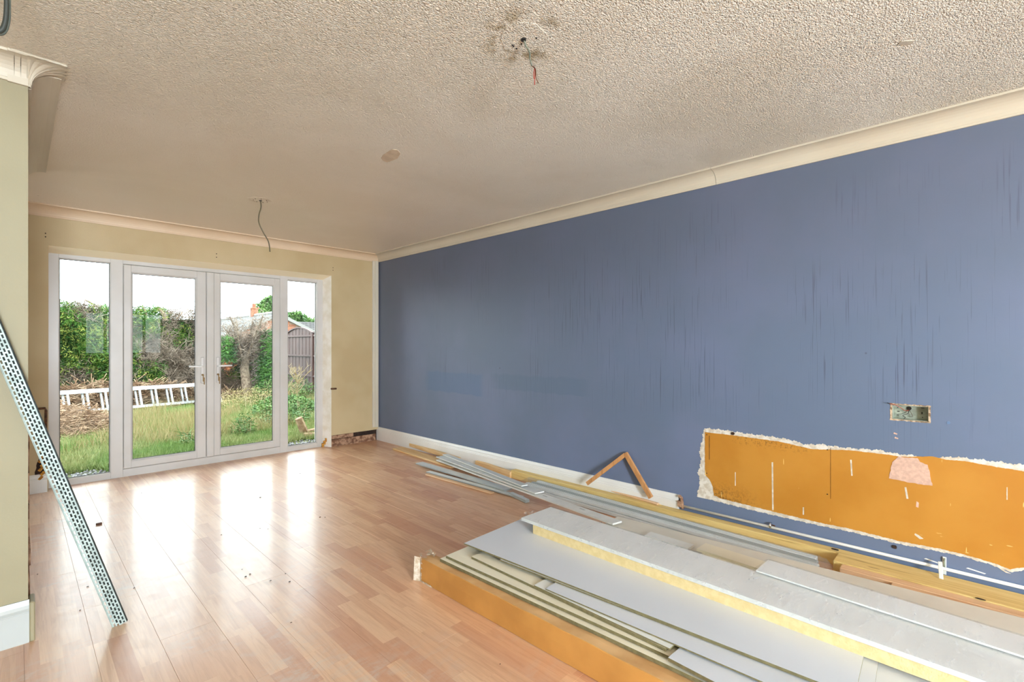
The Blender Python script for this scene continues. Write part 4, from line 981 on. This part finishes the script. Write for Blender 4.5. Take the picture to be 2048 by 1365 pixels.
# ---- floor debris
v = onz(198, 1050, 0)
tag(MB().bbox(v.x-.016, v.x+.016, v.y-.010, v.y+.010, 0, .012, .003).build('brown_chip', pm('brown_chip_mat', s2l(90, 56, 34), rough=.6)), 'small square brown chip lying on the laminate near the doors', 'debris')
db = MB(); r = random.Random(12)
for q in ((175, 1175), (160, 1222), (268, 1178), (195, 1155), (75, 1150), (520, 996), (536, 1059), (443, 1071), (520, 1058), (664, 998), (484, 1140), (571, 1149), (579, 1165), (491, 1155), (541, 1163), (582, 1247), (640, 1036), (650, 1036), (776, 1028), (500, 1150), (283, 987), (600, 948), (900, 1170), (860, 1130), (1000, 1330)):
    v = onz(q[0], q[1], 0); s_ = r.uniform(.002, .0045)
    db.tube([(v.x-s_, v.y, .001+s_*.4), (v.x, v.y+r.uniform(-s_, s_), .001+s_*.6), (v.x+s_*r.uniform(.8, 2), v.y, .001+s_*.4)], s_*.6, 5)
tag(db.build('grit', M['darkgap']), 'dark crumbs of dirt scattered over the laminate floor', 'dirt', kind='stuff')
db = MB()
for k in range(46):
    yy = r.uniform(.2, 3.2); s_ = r.uniform(.002, .006); xx = r.uniform(3.10, 3.165); z_ = .0745
    db.add([(xx, yy, z_), (xx+s_, yy+s_*.4, z_), (xx+s_*.5, yy+s_*1.6, z_+.0015)], [(0, 1, 2)])
tag(db.build('plaster_crumbs', M['plaster']), 'white plaster crumbs on the timbers below the torn patch', 'crumbs', kind='stuff')

# ================================================================== OUTSIDE
GZ = -.10
gr = MB().box(-30, 60, YB+.25, 110, GZ-.2, GZ).build('garden_ground', M['soil']); tag(gr, kind='structure')
ow = MB().box(XL-3, OX0, YB+.25, YB+.27, GZ, 2.8).box(OX1, XR+3, YB+.25, YB+.27, GZ, 2.8).build('wall_outside', pm('outside_render', s2l(200, 190, 170), rough=.9)); tag(ow, kind='structure')
sl = MB().bbox(.1, 2.6, YFR+.07, YFR+.16, -.09, .01, .005).build('trim_2', M['upvc']); tag(sl, kind='structure')
# gravel
n = 5200; P = np.stack([rng.uniform(-.4, 3.6, n), 5.8+rng.gamma(2., .35, n), np.full(n, GZ+.004)], 1); P = P[P[:, 1] < 7.4]; n = len(P)
oct_ = np.array([(1, 0, 0), (-1, 0, 0), (0, 1, 0), (0, -1, 0), (0, 0, 1), (0, 0, -1)], float); of = np.array([(0, 2, 4), (2, 1, 4), (1, 3, 4), (3, 0, 4), (2, 0, 5), (1, 2, 5), (3, 1, 5), (0, 3, 5)])
S = rng.uniform(.008, .02, (n, 1, 3))*np.array([1, 1, .6]); V = (P[:, None, :]+oct_[None]*S+rng.normal(0, .002, (n, 6, 3))).reshape(-1, 3); Fc = (np.arange(n)[:, None, None]*6+of[None]).reshape(-1, 3)
tag(fastmesh('gravel', V, Fc, M['gravel']), 'loose grey slate gravel along the outside of the patio doors', 'gravel', kind='stuff')
# grass
def gnoise(P, s, ph=0.):
    x, y = P[:, 0]*s, P[:, 1]*s
    return (np.sin(x*1.7+ph)+np.sin(y*2.3+ph*2)+np.sin((x+y)*1.1+ph*3)+np.sin((x-y)*3.1+1+ph))/4
n = 230000; yy = 6.2+7.2*rng.random(n)**1.25; P = np.stack([rng.uniform(-.6, 6.4, n)*(yy/9), yy, np.full(n, GZ)], 1)
keep = P[:, 1] > 6.5+.25*gnoise(P, 3); P = P[keep]; n = len(P)
D = np.stack([rng.normal(0, .45, n), rng.normal(0, .45, n), np.ones(n)], 1)
tall = .06+.05*rng.random(n)+.07*np.clip(gnoise(P, .8, 2)+.2, 0, 1)*rng.random(n)+.10*np.clip((P[:, 0]-2.2)/2.5, 0, 1)*rng.random(n)
V, Fc = blades(P, D, tall, rng.uniform(.005, .010, n))
tag(fastmesh('lawn_grass', V, Fc, M['grass']), 'rough unmown green grass covering the back garden', 'grass', kind='stuff')
n = 30000; yy = 7.5+5.2*rng.random(n); P = np.stack([rng.uniform(.4, 5.6, n)*(yy/9), yy, np.full(n, GZ)], 1); P = P[gnoise(P, 1.0, 5) > -.05]; n = len(P)
D = np.stack([rng.normal(0, .35, n), rng.normal(0, .35, n), np.ones(n)], 1); V, Fc = blades(P, D, rng.uniform(.12, .30, n), .006)
tag(fastmesh('dry_grass', V, Fc, M['drygrass']), 'straw-coloured dry grass stems among the green lawn', 'grass', kind='stuff')

# hedge
HX0, HX1, HY, HT = -3.2, 4.0, 12.9, 2.02
def hlow(x): return np.where(x > 3.2, .62, 1.)
def hsurf(x, z):
    return HY+.16*np.sin(x*2.1+z*1.7)+.10*np.sin(x*5.3+1+z*3.1)+.05*np.sin(x*11+z*9)+.10*(z/2)
hedge = empty('conifer_hedge', (0, HY, GZ)); tag(hedge, 'tall conifer hedge, green on the left and bare grey twigs on the right', 'hedge')
hedge.location = (0, 0, 0)
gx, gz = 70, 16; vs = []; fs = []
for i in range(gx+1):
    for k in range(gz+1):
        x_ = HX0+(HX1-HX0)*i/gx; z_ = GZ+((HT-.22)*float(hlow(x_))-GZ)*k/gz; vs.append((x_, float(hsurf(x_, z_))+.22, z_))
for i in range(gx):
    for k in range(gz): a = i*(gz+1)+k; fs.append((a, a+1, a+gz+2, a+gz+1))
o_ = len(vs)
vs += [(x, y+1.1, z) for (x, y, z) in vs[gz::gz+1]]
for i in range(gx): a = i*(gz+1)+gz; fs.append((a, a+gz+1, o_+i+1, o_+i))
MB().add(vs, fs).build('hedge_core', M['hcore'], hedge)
def greenness(x, z):
    g = np.where(x < 1.5, .72, np.where(x < 2.25, .62-.25*(x-1.5), .12))
    g = g+.35*np.sin(x*3.1+z*4.2)+.25*np.sin(x*7.7-z*5.+1)+.12*(z-1)
    return g
def tufts(n, cond, fan, L, Wd, droop, jitter=.5, inset=.05):
    x = rng.uniform(HX0, HX1, n); z = GZ+.05+((HT-.05)*hlow(x)-GZ)*rng.random(n); k = cond(greenness(x, z)); x, z = x[k], z[k]; n = len(x)
    y = hsurf(x, z)+rng.uniform(-.12, .14, n)+inset
    C = np.repeat(np.stack([x, y, z], 1), fan, 0)
    base = np.repeat(np.stack([rng.normal(0, .5, n), -np.abs(rng.normal(.8, .3, n)), rng.normal(droop, .3, n)], 1), fan, 0)
    D = base+rng.normal(0, jitter, (n*fan, 3)); C = C+rng.normal(0, .035, C.shape)
    return C, D
C, D = tufts(9500, lambda g: g > .35+rng.normal(0, .12, g.shape), 14, 0, 0, .05, .55)
V, Fc = blades(C, D, rng.uniform(.05, .12, len(C)), .017); fastmesh('green_foliage', V, Fc, M['leafg'], hedge)['kind'] = 'stuff'
C, D = tufts(2800, lambda g: g > .45+rng.normal(0, .12, g.shape), 9, 0, 0, .35, .5, -.06)
V, Fc = blades(C, D, rng.uniform(.05, .10, len(C)), .016); fastmesh('pale_shoots', V, Fc, M['leafy'], hedge)['kind'] = 'stuff'
C, D = tufts(12000, lambda g: g < .45+rng.normal(0, .15, g.shape), 4, 0, 0, .1, .9)
V, Fc = spikes(C, D, rng.uniform(.12, .42, len(C)), rng.uniform(.007, .015, len(C))); fastmesh('dead_twigs', V, Fc, M['deadtwig'], hedge)['kind'] = 'stuff'
n = 900; x = rng.uniform(HX0, HX1, n); P = np.stack([x, hsurf(x, HT)+rng.uniform(0, .8, n), (HT-.22+.12*np.sin(x*2.3))*hlow(x)+rng.uniform(-.05, .05, n)], 1)
D = np.stack([rng.normal(0, .8, n), rng.normal(0, .5, n), np.abs(rng.normal(.6, .4, n))], 1); V, Fc = spikes(P, D, rng.uniform(.08, .30, n), rng.uniform(.008, .016, n)); fastmesh('top_twigs', V, Fc, M['deadtwig'], hedge)['kind'] = 'stuff'
n = 9000; x = rng.uniform(HX0, HX1, n); P = np.stack([x, hsurf(x, HT)+rng.uniform(0, .8, n), (HT-.28+.10*np.sin(x*2.3))*hlow(x)+rng.uniform(-.08, .1, n)], 1); P = P[greenness(x, HT) > .25]; n = len(P)
D = np.stack([rng.normal(0, .8, n), rng.normal(0, .8, n), np.abs(rng.normal(.5, .4, n))], 1); V, Fc = blades(P, D, rng.uniform(.05, .13, n), .02); fastmesh('top_foliage', V, Fc, M['leafg'], hedge)['kind'] = 'stuff'
for a, b_, r_ in (((.95, 13.0, 2.12), (1.25, 13.05, 1.92), .018), ((1.95, 13, 1.75), (1.9, 13, 2.02), .03), ((2.3, 13, 1.75), (2.18, 13, 2.02), .05), ((.6, 13, 1.8), (.5, 13, 2.1), .012), ((.78, 13, 1.8), (.66, 13, 2.08), .014), ((2.5, 13, 1.8), (2.62, 13, 1.98), .02), ((1.4, 13, 1.85), (1.48, 13, 2.1), .012)):
    MB().tube([a, ((a[0]+b_[0])/2+.02, a[1], (a[2]+b_[2])/2), b_], r_, 6, r1=r_*.5).build('cut_branch', M['bark'], hedge)
# bare tree
tx, ty = 3.72, 12.35
tr = empty('bare_tree', (tx, ty, GZ)); tag(tr, 'leafless pale-trunked tree with a fan of bare twigs between hedge and fence', 'tree')
MB().tube([(0, 0, 0), (.03, 0, .35), (-.01, .02, .75), (.02, 0, 1.05)], .115, 10, r1=.085).build('trunk', M['bark'], tr, smooth=True)
r = random.Random(21); limbs = MB(); P = []; D = []
for k in range(13):
    a = r.uniform(0, 2*math.pi); tl = r.uniform(.25, .75); h0 = r.uniform(.55, 1.05); L = r.uniform(.75, 1.2)
    d_ = Vector((math.cos(a)*tl, math.sin(a)*tl*.8, 1)).normalized(); p0 = Vector((0, 0, h0)); p1 = p0+d_*L*.5+Vector((r.uniform(-.05, .05),)*3); p2 = p0+d_*L+Vector((r.uniform(-.08, .08), r.uniform(-.08, .08), 0))
    p2.z = min(p2.z, 2.0)
    limbs.tube([p0, p1, p2], .035, 6, r1=.010)
    for j in range(60):
        t = r.uniform(.15, 1); q = p0.lerp(p1, t*2) if t < .5 else p1.lerp(p2, t*2-1); P.append(tuple(q+Vector((r.uniform(-.04, .04), r.uniform(-.04, .04), r.uniform(-.03, .03))))); D.append((d_.x*.6+r.gauss(0, .6), d_.y*.6+r.gauss(0, .6), r.gauss(.3, .5)))
limbs.build('limb', M['bark'], tr)
P = np.array(P); D = np.array(D); V, Fc = spikes(P, D, rng.uniform(.12, .40, len(P)), .014)
P2 = P+unit(D)*.12; D2 = D+rng.normal(0, .9, D.shape); V2, F2 = spikes(P2, D2, rng.uniform(.08, .26, len(P)), .010)
P3 = np.repeat(P, 2, 0)+rng.normal(0, .12, (len(P)*2, 3)); D3 = rng.normal(0, .7, P3.shape)+np.array([0, 0, .3]); V3, F3 = spikes(P3, D3, rng.uniform(.1, .25, len(P3)), .010)
V_ = np.concatenate([V, V2, V3]); F_ = np.concatenate([Fc, F2+len(V), F3+len(V)+len(V2)]); V_[:, 2] = np.minimum(V_[:, 2], 2.32)
o_ = fastmesh('twigs', V_, F_, M['deadtwig'], tr); o_['kind'] = 'stuff'
n = 3800; P = np.stack([rng.normal(.42, .10, n), rng.normal(.0, .2, n), rng.uniform(.15, 1.65, n)], 1); D = np.stack([np.abs(rng.normal(.7, .4, n)), rng.normal(0, .6, n), rng.normal(.1, .4, n)], 1)
V, Fc = blades(P, D, rng.uniform(.06, .18, n), .02); fastmesh('green_side_growth', V, Fc, M['leafg'], tr)['kind'] = 'stuff'
n = 900; P = np.stack([rng.normal(-.36, .08, n), rng.normal(.0, .15, n), rng.uniform(.9, 1.5, n)], 1); V, Fc = blades(P, rng.normal(0, 1, (n, 3)), rng.uniform(.06, .14, n), .02); fastmesh('green_side_growth', V, Fc, M['leafg'], tr)['kind'] = 'stuff'
n = 160; P = np.stack([rng.normal(-.38, .05, n), rng.normal(-.1, .05, n), rng.normal(.82, .06, n)], 1); V, Fc = blades(P, rng.normal(0, 1, (n, 3)), .08, .02); fastmesh('rusty_leaves', V, Fc, M['orangeleaf'], tr)['kind'] = 'stuff'

# brushwood heaps
def heap(name, cx, cy, rx, ry, hh, n, mat, label, lmin=.15, lmax=.5, wd=.012):
    a = rng.uniform(0, 2*np.pi, n); q = np.sqrt(rng.random(n)); X = q*np.cos(a)*rx; Y = q*np.sin(a)*ry
    Z = (1-q**2)*hh*rng.random(n)**.4
    P = np.stack([cx+X, cy+Y, GZ+.01+Z], 1); D = np.stack([rng.normal(0, 1, n), rng.normal(0, .5, n), rng.normal(0, .28, n)], 1)
    Lh = rng.uniform(lmin, lmax, n); P = P-unit(D)*Lh[:, None]*.5; P[:, 2] = np.maximum(P[:, 2], GZ+.01)
    V, Fc = spikes(P, D, Lh, wd); return tag(fastmesh(name, V, Fc, mat), label, 'brushwood', kind='stuff')
heap('brushwood_heap', .42, 9.5, .75, .8, .42, 2600, M['browntwig'], 'heap of brown cut twigs on the grass nearest the left side window')
heap('brushwood_heap', 1.4, 12.4, 2.4, .35, .55, 4200, M['browntwig'], 'long bank of cut branches between the ladder and the hedge', .2, .7, .02)
for k in range(7):
    c = Vector((.3+k*.42, 12.36+.14*(k % 2), GZ+.06+.05*(k % 2))); a = random.uniform(-.25, .25)
    lg = MB().tube([c+Vector((-.38, -a*.4, -.02)), c, c+Vector((.38, a*.4, .02))], random.uniform(.045, .055), 9).build('log', M['bark'], smooth=False)
    tag(lg, ['leftmost dull brown log behind the ladder, seen in the left side window', 'second log from the left behind the ladder, raised on its neighbours', 'third log behind the ladder, near the mullion of the left door', 'fourth log behind the ladder, at the left of the left door', 'fifth log behind the ladder, in the middle of the left door', 'sixth log behind the ladder, towards the door handles', 'rightmost brown log behind the ladder, ending under the door handles'][k], 'log', 'logs behind the ladder')
# split logs by the right side window
c = ony(612, 872, 6.9)
for k, (dx, dy, dz, ax, L, r_, lab) in enumerate(((.0, .0, .14, (-.35, .0, .9), .30, .06, 'pale split log standing tilted outside the right side window'), (.18, .05, .06, (1, .1, .1), .34, .05, 'pale log lying flat behind the tilted one, outside the right side window'), (.1, -.2, .05, (.8, -.6, .05), .3, .045, 'short cut log lying nearest the glass of the right side window'))):
    b0 = Vector((2.80+dx, 6.85+dy, GZ+dz)); ax = Vector(ax).normalized()
    tag(MB().tube([b0-ax*L/2, b0, b0+ax*L/2], r_, 9, r1=r_*.8).build('split_log', M['log']), lab, 'log')

# ladder on its side
la, lb = Vector((-.55, 11.25, GZ+.12)), Vector((2.92, 12.05, GZ+.10))
ladder = empty('aluminium_ladder', (0, 0, 0)); tag(ladder, 'white aluminium extension ladder lying on its side in the grass', 'ladder')
u = (lb-la).normalized(); sideo = Vector((-u.y, u.x, 0)); up = Vector((.0, .0, 1)); lean = (up*.97+sideo*.22).normalized(); LL = (lb-la).length
def barbox(p, q, w1_, w2__, e1, e2):
    b = MB(); vs = []
    for c in (p, q):
        for s1_, s2_ in ((-1, -1), (1, -1), (1, 1), (-1, 1)): vs.append(c+e1*s1_*w1_/2+e2*s2_*w2__/2)
    return b.add(vs, [(0, 1, 2, 3), (7, 6, 5, 4), (0, 4, 5, 1), (1, 5, 6, 2), (2, 6, 7, 3), (3, 7, 4, 0)])
hgt = .36
for off, nm in ((0., 0), (.06, 1)):
    o_ = sideo*off+Vector((0, 0, .0))+u*(.12*nm)
    for k, lv in enumerate((0., hgt)):
        barbox(la+o_+lean*lv, lb+o_+lean*(lv-.0*nm), .068 if lv else .045, .028, lean, sideo).build('rail', M['alu'], ladder)
    t = .15+nm*.1
    while t < LL-.1:
        p = la+o_+u*t; barbox(p, p+lean*hgt-u*.02, .032, .03, u, sideo).build('rung', M['alu'], ladder); t += .27
# stabiliser foot at the right end
e = lb+u*.16; barbox(e+lean*.50-u*.10-sideo*.0, e+Vector((.02, -.25, -.06)), .07, .05, u, sideo).build('stabiliser_bar', M['alu'], ladder)
barbox(e+lean*.54-u*.13, e+lean*.45-u*.09, .10, .08, u, sideo).build('end_cap', pm('ladder_end_cap', s2l(190, 196, 206), rough=.6), ladder)
barbox(lb+Vector((-.1, -.2, .02)), e+Vector((.02, -.2, .0)), .02, .02, lean, sideo).build('brace', M['alu'], ladder)

# fence
FX = 5.2
fence = empty('wooden_fence', (0, 0, 0)); tag(fence, 'dark brown boarded garden fence with arched panel tops and a raked end', 'fence')
def panel(ya, yb, top):
    n = 16; dy = (yb-ya)/n
    for i in range(n):
        y0_, y1_ = ya+i*dy+.003, ya+(i+1)*dy+.012; z0_, z1_ = top(y0_), top(y1_)
        xo = FX+.02+(i % 2)*.006
        MB().add([(xo, y0_, GZ), (xo, y1_, GZ), (xo, y1_, z1_), (xo, y0_, z0_), (xo+.014, y0_, GZ), (xo+.014, y1_, GZ), (xo+.014, y1_, z1_), (xo+.014, y0_, z0_)], [(0, 3, 2, 1), (4, 5, 6, 7), (3, 7, 6, 2), (0, 1, 5, 4), (0, 4, 7, 3), (1, 2, 6, 5)]).build('board', M['fence'], fence)
    for z_ in (.42, .93):
        MB().bbox(FX-.015, FX+.02, ya, yb, z_-.022, z_+.022, .003).build('rail', M['fence'], fence)
    cap = MB(); N_ = 12
    for i in range(N_):
        y0_ = ya+(yb-ya)*i/N_; y1_ = ya+(yb-ya)*(i+1)/N_; z0_, z1_ = top(y0_), top(y1_)
        cap.add([(FX-.012, y0_, z0_-.01), (FX-.012, y1_, z1_-.01), (FX+.05, y1_, z1_-.01), (FX+.05, y0_, z0_-.01), (FX-.012, y0_, z0_+.022), (FX-.012, y1_, z1_+.022), (FX+.05, y1_, z1_+.022), (FX+.05, y0_, z0_+.022)], [(0, 1, 2, 3), (7, 6, 5, 4), (0, 4, 5, 1), (3, 2, 6, 7)])
    cap.build('cap_rail', M['fence'], fence)
arch = lambda a, b_: (lambda y: 1.49+.17*max(0, 1-((y-(a+b_)/2)/((b_-a)/2))**2))
for (a, b_) in ((8.5, 10.3), (10.3, 12.1), (12.1, 13.9), (13.9, 15.7)):
    panel(a+.04, b_-.04, arch(a, b_)); MB().bbox(FX-.015, FX+.02, a+.04, b_-.04, 1.42, 1.465, .003).build('rail', M['fence'], fence)
    MB().bbox(FX-.03, FX+.05, a-.04, a+.04, GZ, 1.50, .005).build('post', M['fence'], fence)
MB().bbox(FX-.03, FX+.05, 15.66, 15.74, GZ, 1.52, .005).build('post', M['fence'], fence)
panel(15.74, 17.5, lambda y: 1.45-.27*(y-15.7))
tag(MB().bbox(FX-.12, FX+.02, 17.56, 17.70, GZ, 1.10, .01).build('concrete_post', M['concrete']), 'pale concrete post at the far end of the brown fence', 'post')

# weeds
def clump(name, cx, cy, r_, h_, n, mat, label, cat='weed', wd=.03, lf=.06):
    a = rng.uniform(0, 2*np.pi, n); q = np.sqrt(rng.random(n))*r_; P = np.stack([cx+q*np.cos(a), cy+q*np.sin(a), GZ+h_*rng.random(n)*(1-.5*(q/r_)**2)], 1)
    D = np.stack([rng.normal(0, 1, n), rng.normal(0, 1, n), rng.normal(.2, .5, n)], 1); V, Fc = blades(P, D, lf, wd); root = empty(name, (0, 0, 0)); tag(root, label, cat)
    fastmesh('leaves', V, Fc, mat, root)['kind'] = 'stuff'
    m_ = max(8, n//40); a = rng.uniform(0, 2*np.pi, m_); q = np.sqrt(rng.random(m_))*r_*.8; P = np.stack([cx+q*np.cos(a), cy+q*np.sin(a), np.full(m_, GZ)], 1); D = np.stack([rng.normal(0, .18, m_), rng.normal(0, .18, m_), np.ones(m_)], 1)
    V, Fc = spikes(P, D, h_*rng.uniform(.6, 1.05, m_), .012); fastmesh('stems', V, Fc, M['drystem'], root)['kind'] = 'stuff'
    return root
clump('weed_clump', 3.45, 9.2, .55, .40, 2600, M['weed'], 'bushy green weeds filling the lower right side window')
clump('weed_clump', 3.05, 8.2, .4, .25, 1400, M['weed'], 'low leafy weeds in front of the logs by the right side window')
clump('weed_clump', 4.35, 11.6, .7, .62, 2400, M['weed'], 'tall seeding weeds in front of the fence and concrete post', wd=.02)
clump('weed_clump', 3.35, 11.0, .8, .42, 2200, M['drygrass'], 'pale seeding weeds in front of the bare tree', wd=.014, lf=.05)
clump('weed_clump', 2.25, 7.55, .16, .34, 420, M['weed'], 'single dark green weed seen low in the right door', wd=.014, lf=.07)
clump('grass_tuft', 1.52, 7.3, .10, .22, 60, M['weed'], 'long-bladed grass tuft seen low in the left door', 'grass tuft', wd=.012, lf=.20)
# dry branching plant
dp = empty('dry_plant', (4.05, 10.2, GZ)); tag(dp, 'dead branching plant with bare tan stems against the arched fence', 'plant')
m_ = MB(); r = random.Random(4); m_.tube([(0, 0, 0), (.01, 0, .4), (-.03, 0, .86)], .011, 6, r1=.004)
for k in range(26):
    z0_ = r.uniform(.15, .75); s_ = r.choice((-1, 1)); L = r.uniform(.12, .34); p0 = Vector((0, 0, z0_)); p1 = p0+Vector((s_*L*.7, r.uniform(-.15, .15), L*.7)); m_.tube([p0, (p0+p1)/2+Vector((0, 0, -.02)), p1], .006, 5, r1=.003)
    for j in range(5): q = p0.lerp(p1, r.uniform(.3, 1)); m_.tube([q, q+Vector((r.uniform(-.07, .09), r.uniform(-.06, .06), r.uniform(.02, .12)))], .0035, 4, r1=.0015)
m_.build('stems', M['drystem'], dp)

# houses and trees beyond
hx, hy0, hy1, hz = 10.1, 28.0, 39.0, 2.93
half, eav = 2.7, 1.62
hs = empty('brick_bungalow', (0, 0, 0)); tag(hs, 'orange brick bungalow gable with grey tiled roof beyond the fence', 'house')
wallm = MB().prism([(hx-half, GZ), (hx+half, GZ), (hx+half, eav), (hx, hz-.05), (hx-half, eav)], 1, hy0+.02, hy1).build('gable_wall', M['mortj'], hs)
# brick courses on the gable (proud, recessed joints), built where the gable shows above the fence
bm_w, bm_h = .45, .15
cnt = 0; z_ = .75; rowi = 0; me_b = None
while z_ < hz-.2:
    lim = half if z_+bm_h < eav else half*(hz-.1-z_-bm_h)/(hz-.1-eav)
    x_ = hx-lim+(.0 if rowi % 2 else -.22)
    while x_ < hx+lim-.1:
        a = max(x_, hx-lim); b_ = min(x_+bm_w-.018, hx+lim)
        if b_-a > .08:
            if me_b is None:
                me_b = MB().bbox(0, 1, 0, .03, 0, bm_h-.018, .004).build('brick', M['bricks'], hs); ob = me_b
            else:
                ob = bpy.data.objects.new('brick', me_b.data); COL.objects.link(ob); ob.parent = hs
            ob.location = (a, hy0, z_); ob.scale = (b_-a, 1, 1); cnt += 1
        x_ += bm_w
    z_ += bm_h; rowi += 1
sl_ = (hz-eav)/half; ov = .15
for s_ in (-1, 1):
    MB().add([(hx, hy0-ov, hz), (hx+s_*(half+.3), hy0-ov, eav-sl_*.3), (hx+s_*(half+.3), hy1, eav-sl_*.3), (hx, hy1, hz), (hx, hy0-ov, hz+.08), (hx+s_*(half+.3), hy0-ov, eav-sl_*.3+.08), (hx+s_*(half+.3), hy1, eav-sl_*.3+.08), (hx, hy1, hz+.08)],
             [(0, 1, 2, 3), (4, 7, 6, 5), (0, 4, 5, 1), (1, 5, 6, 2), (2, 6, 7, 3)]).build('roof_slope', M['roof'], hs)
    MB().add([(hx, hy0-ov-.02, hz-.10), (hx+s_*(half+.32), hy0-ov-.02, eav-sl_*.32-.10), (hx+s_*(half+.32), hy0-ov-.02, eav-sl_*.32+.09), (hx, hy0-ov-.02, hz+.09), (hx, hy0-ov+.03, hz-.10), (hx+s_*(half+.32), hy0-ov+.03, eav-sl_*.32-.10), (hx+s_*(half+.32), hy0-ov+.03, eav-sl_*.32+.09), (hx, hy0-ov+.03, hz+.09)],
             [(0, 1, 2, 3), (7, 6, 5, 4), (0, 4, 5, 1), (3, 2, 6, 7)]).build('verge_board', M['verge'], hs)
MB().tube([(hx, hy0-ov, hz+.10), (hx, hy1, hz+.10)], .09, 8).build('ridge_tiles', M['verge'], hs)
ch = MB().bbox(hx-.17, hx+.17, 31.7, 32.1, 2.6, 3.42, .01).bbox(hx-.21, hx+.21, 31.66, 32.14, 3.42, 3.50, .01).build('chimney', M['bricks'], hs)
MB().tube([(0, 0, 3.5), (0, 0, 3.74)], .10, 8).build('chimney_pot', M['bricks'], ch); ch.children[0].location = (hx, 31.9, 0)
MB().tube([(hx-.22, 31.9, 2.9), (hx-.22, 31.9, 4.15)], .03, 5).tube([(hx-.22, 31.9, 4.1), (hx-.78, 31.9, 4.12)], .025, 5).tube([(hx-.3, 31.9, 3.98), (hx-.3, 31.9, 4.18)], .01, 4).tube([(hx-.5, 31.9, 4.0), (hx-.5, 31.9, 4.16)], .01, 4).tube([(hx-.7, 31.9, 4.02), (hx-.7, 31.9, 4.14)], .01, 4).build('television_aerial', M['greyd'], hs)
# low tiled roof to the right
h2 = empty('tiled_outhouse', (0, 0, 0)); tag(h2, 'low grey-tiled roof of a further building right of the brick gable', 'house')
MB().box(13.2, 24, 35.2, 39, GZ, 2.05).build('wall', M['mortj'], h2)
x_ = 12.4; tme = None
for rr in range(5):
    x_ = 12.4+(rr % 2)*.14
    while x_ < 19.0:
        if tme is None: tme = MB().bbox(0, .27, 0, .42, 0, .05, .012).build('roof_tile', M['tile2'], h2); ob = tme
        else: ob = bpy.data.objects.new('roof_tile', tme.data); COL.objects.link(ob); ob.parent = h2
        ob.location = (x_, 34.9+rr*.36, 2.18+rr*.15); ob.rotation_euler.x = R(20); x_ += .28
MB().add([(12.4, 34.9, 2.15), (24, 34.9, 2.15), (24, 36.9, 2.9), (12.4, 36.9, 2.9), (12.4, 39.2, 2.1), (24, 39.2, 2.1)], [(0, 1, 2, 3), (3, 2, 5, 4)]).build('roof_deck', M['tile2'], h2)
def far_tree(cx, cy, z0_, z1_, r_, n, label, tk=.2):
    root = empty('far_tree', (cx, cy, GZ)); tag(root, label, 'tree', None)
    MB().tube([(0, 0, 0), (.05, 0, z0_*.6), (0, 0, z1_*.7)], tk, 7, r1=tk*.4).build('trunk', M['bark'], root)
    zc_, hz_ = (z0_+z1_)/2, (z1_-z0_)/2
    v = rng.normal(size=(n, 3)); v = unit(v)*(rng.random((n, 1))**.35); bl = 1+.22*np.sin(v[:, 0:1]*6+cx)*np.cos(v[:, 2:3]*5+cy)
    P = v*bl*np.array([r_, r_, hz_])+np.array([0, 0, zc_-GZ])
    V, Fc = blades(P, rng.normal(size=(n, 3)), .5*min(1, r_/2.5), .35*min(1, r_/2.5)); o2_ = fastmesh('crown', V, Fc, M['tree'], root); o2_['kind'] = 'stuff'
    return root
far_tree(17.2, 50, 2.0, 5.9, 1.5, 5200, 'rounded green tree showing just right of the brick chimney')
far_tree(14.6, 46, 1.5, 3.6, 1.6, 3000, 'lower green tree directly behind the roof ridge')
for k, (cx, cy, zt) in enumerate(((20.6, 52, 4.4), (23.6, 53, 4.1), (26.8, 54, 4.7), (30.5, 55, 4.9))):
    far_tree(cx, cy, .5, zt, 2.6, 5000, ['left-hand tree of the far line, touching the gable slope', 'second tree of the far line, above the tiled roof', 'third tree of the far line, above the fence arch', 'right-hand tree of the far line, at the edge of the side window'][k])
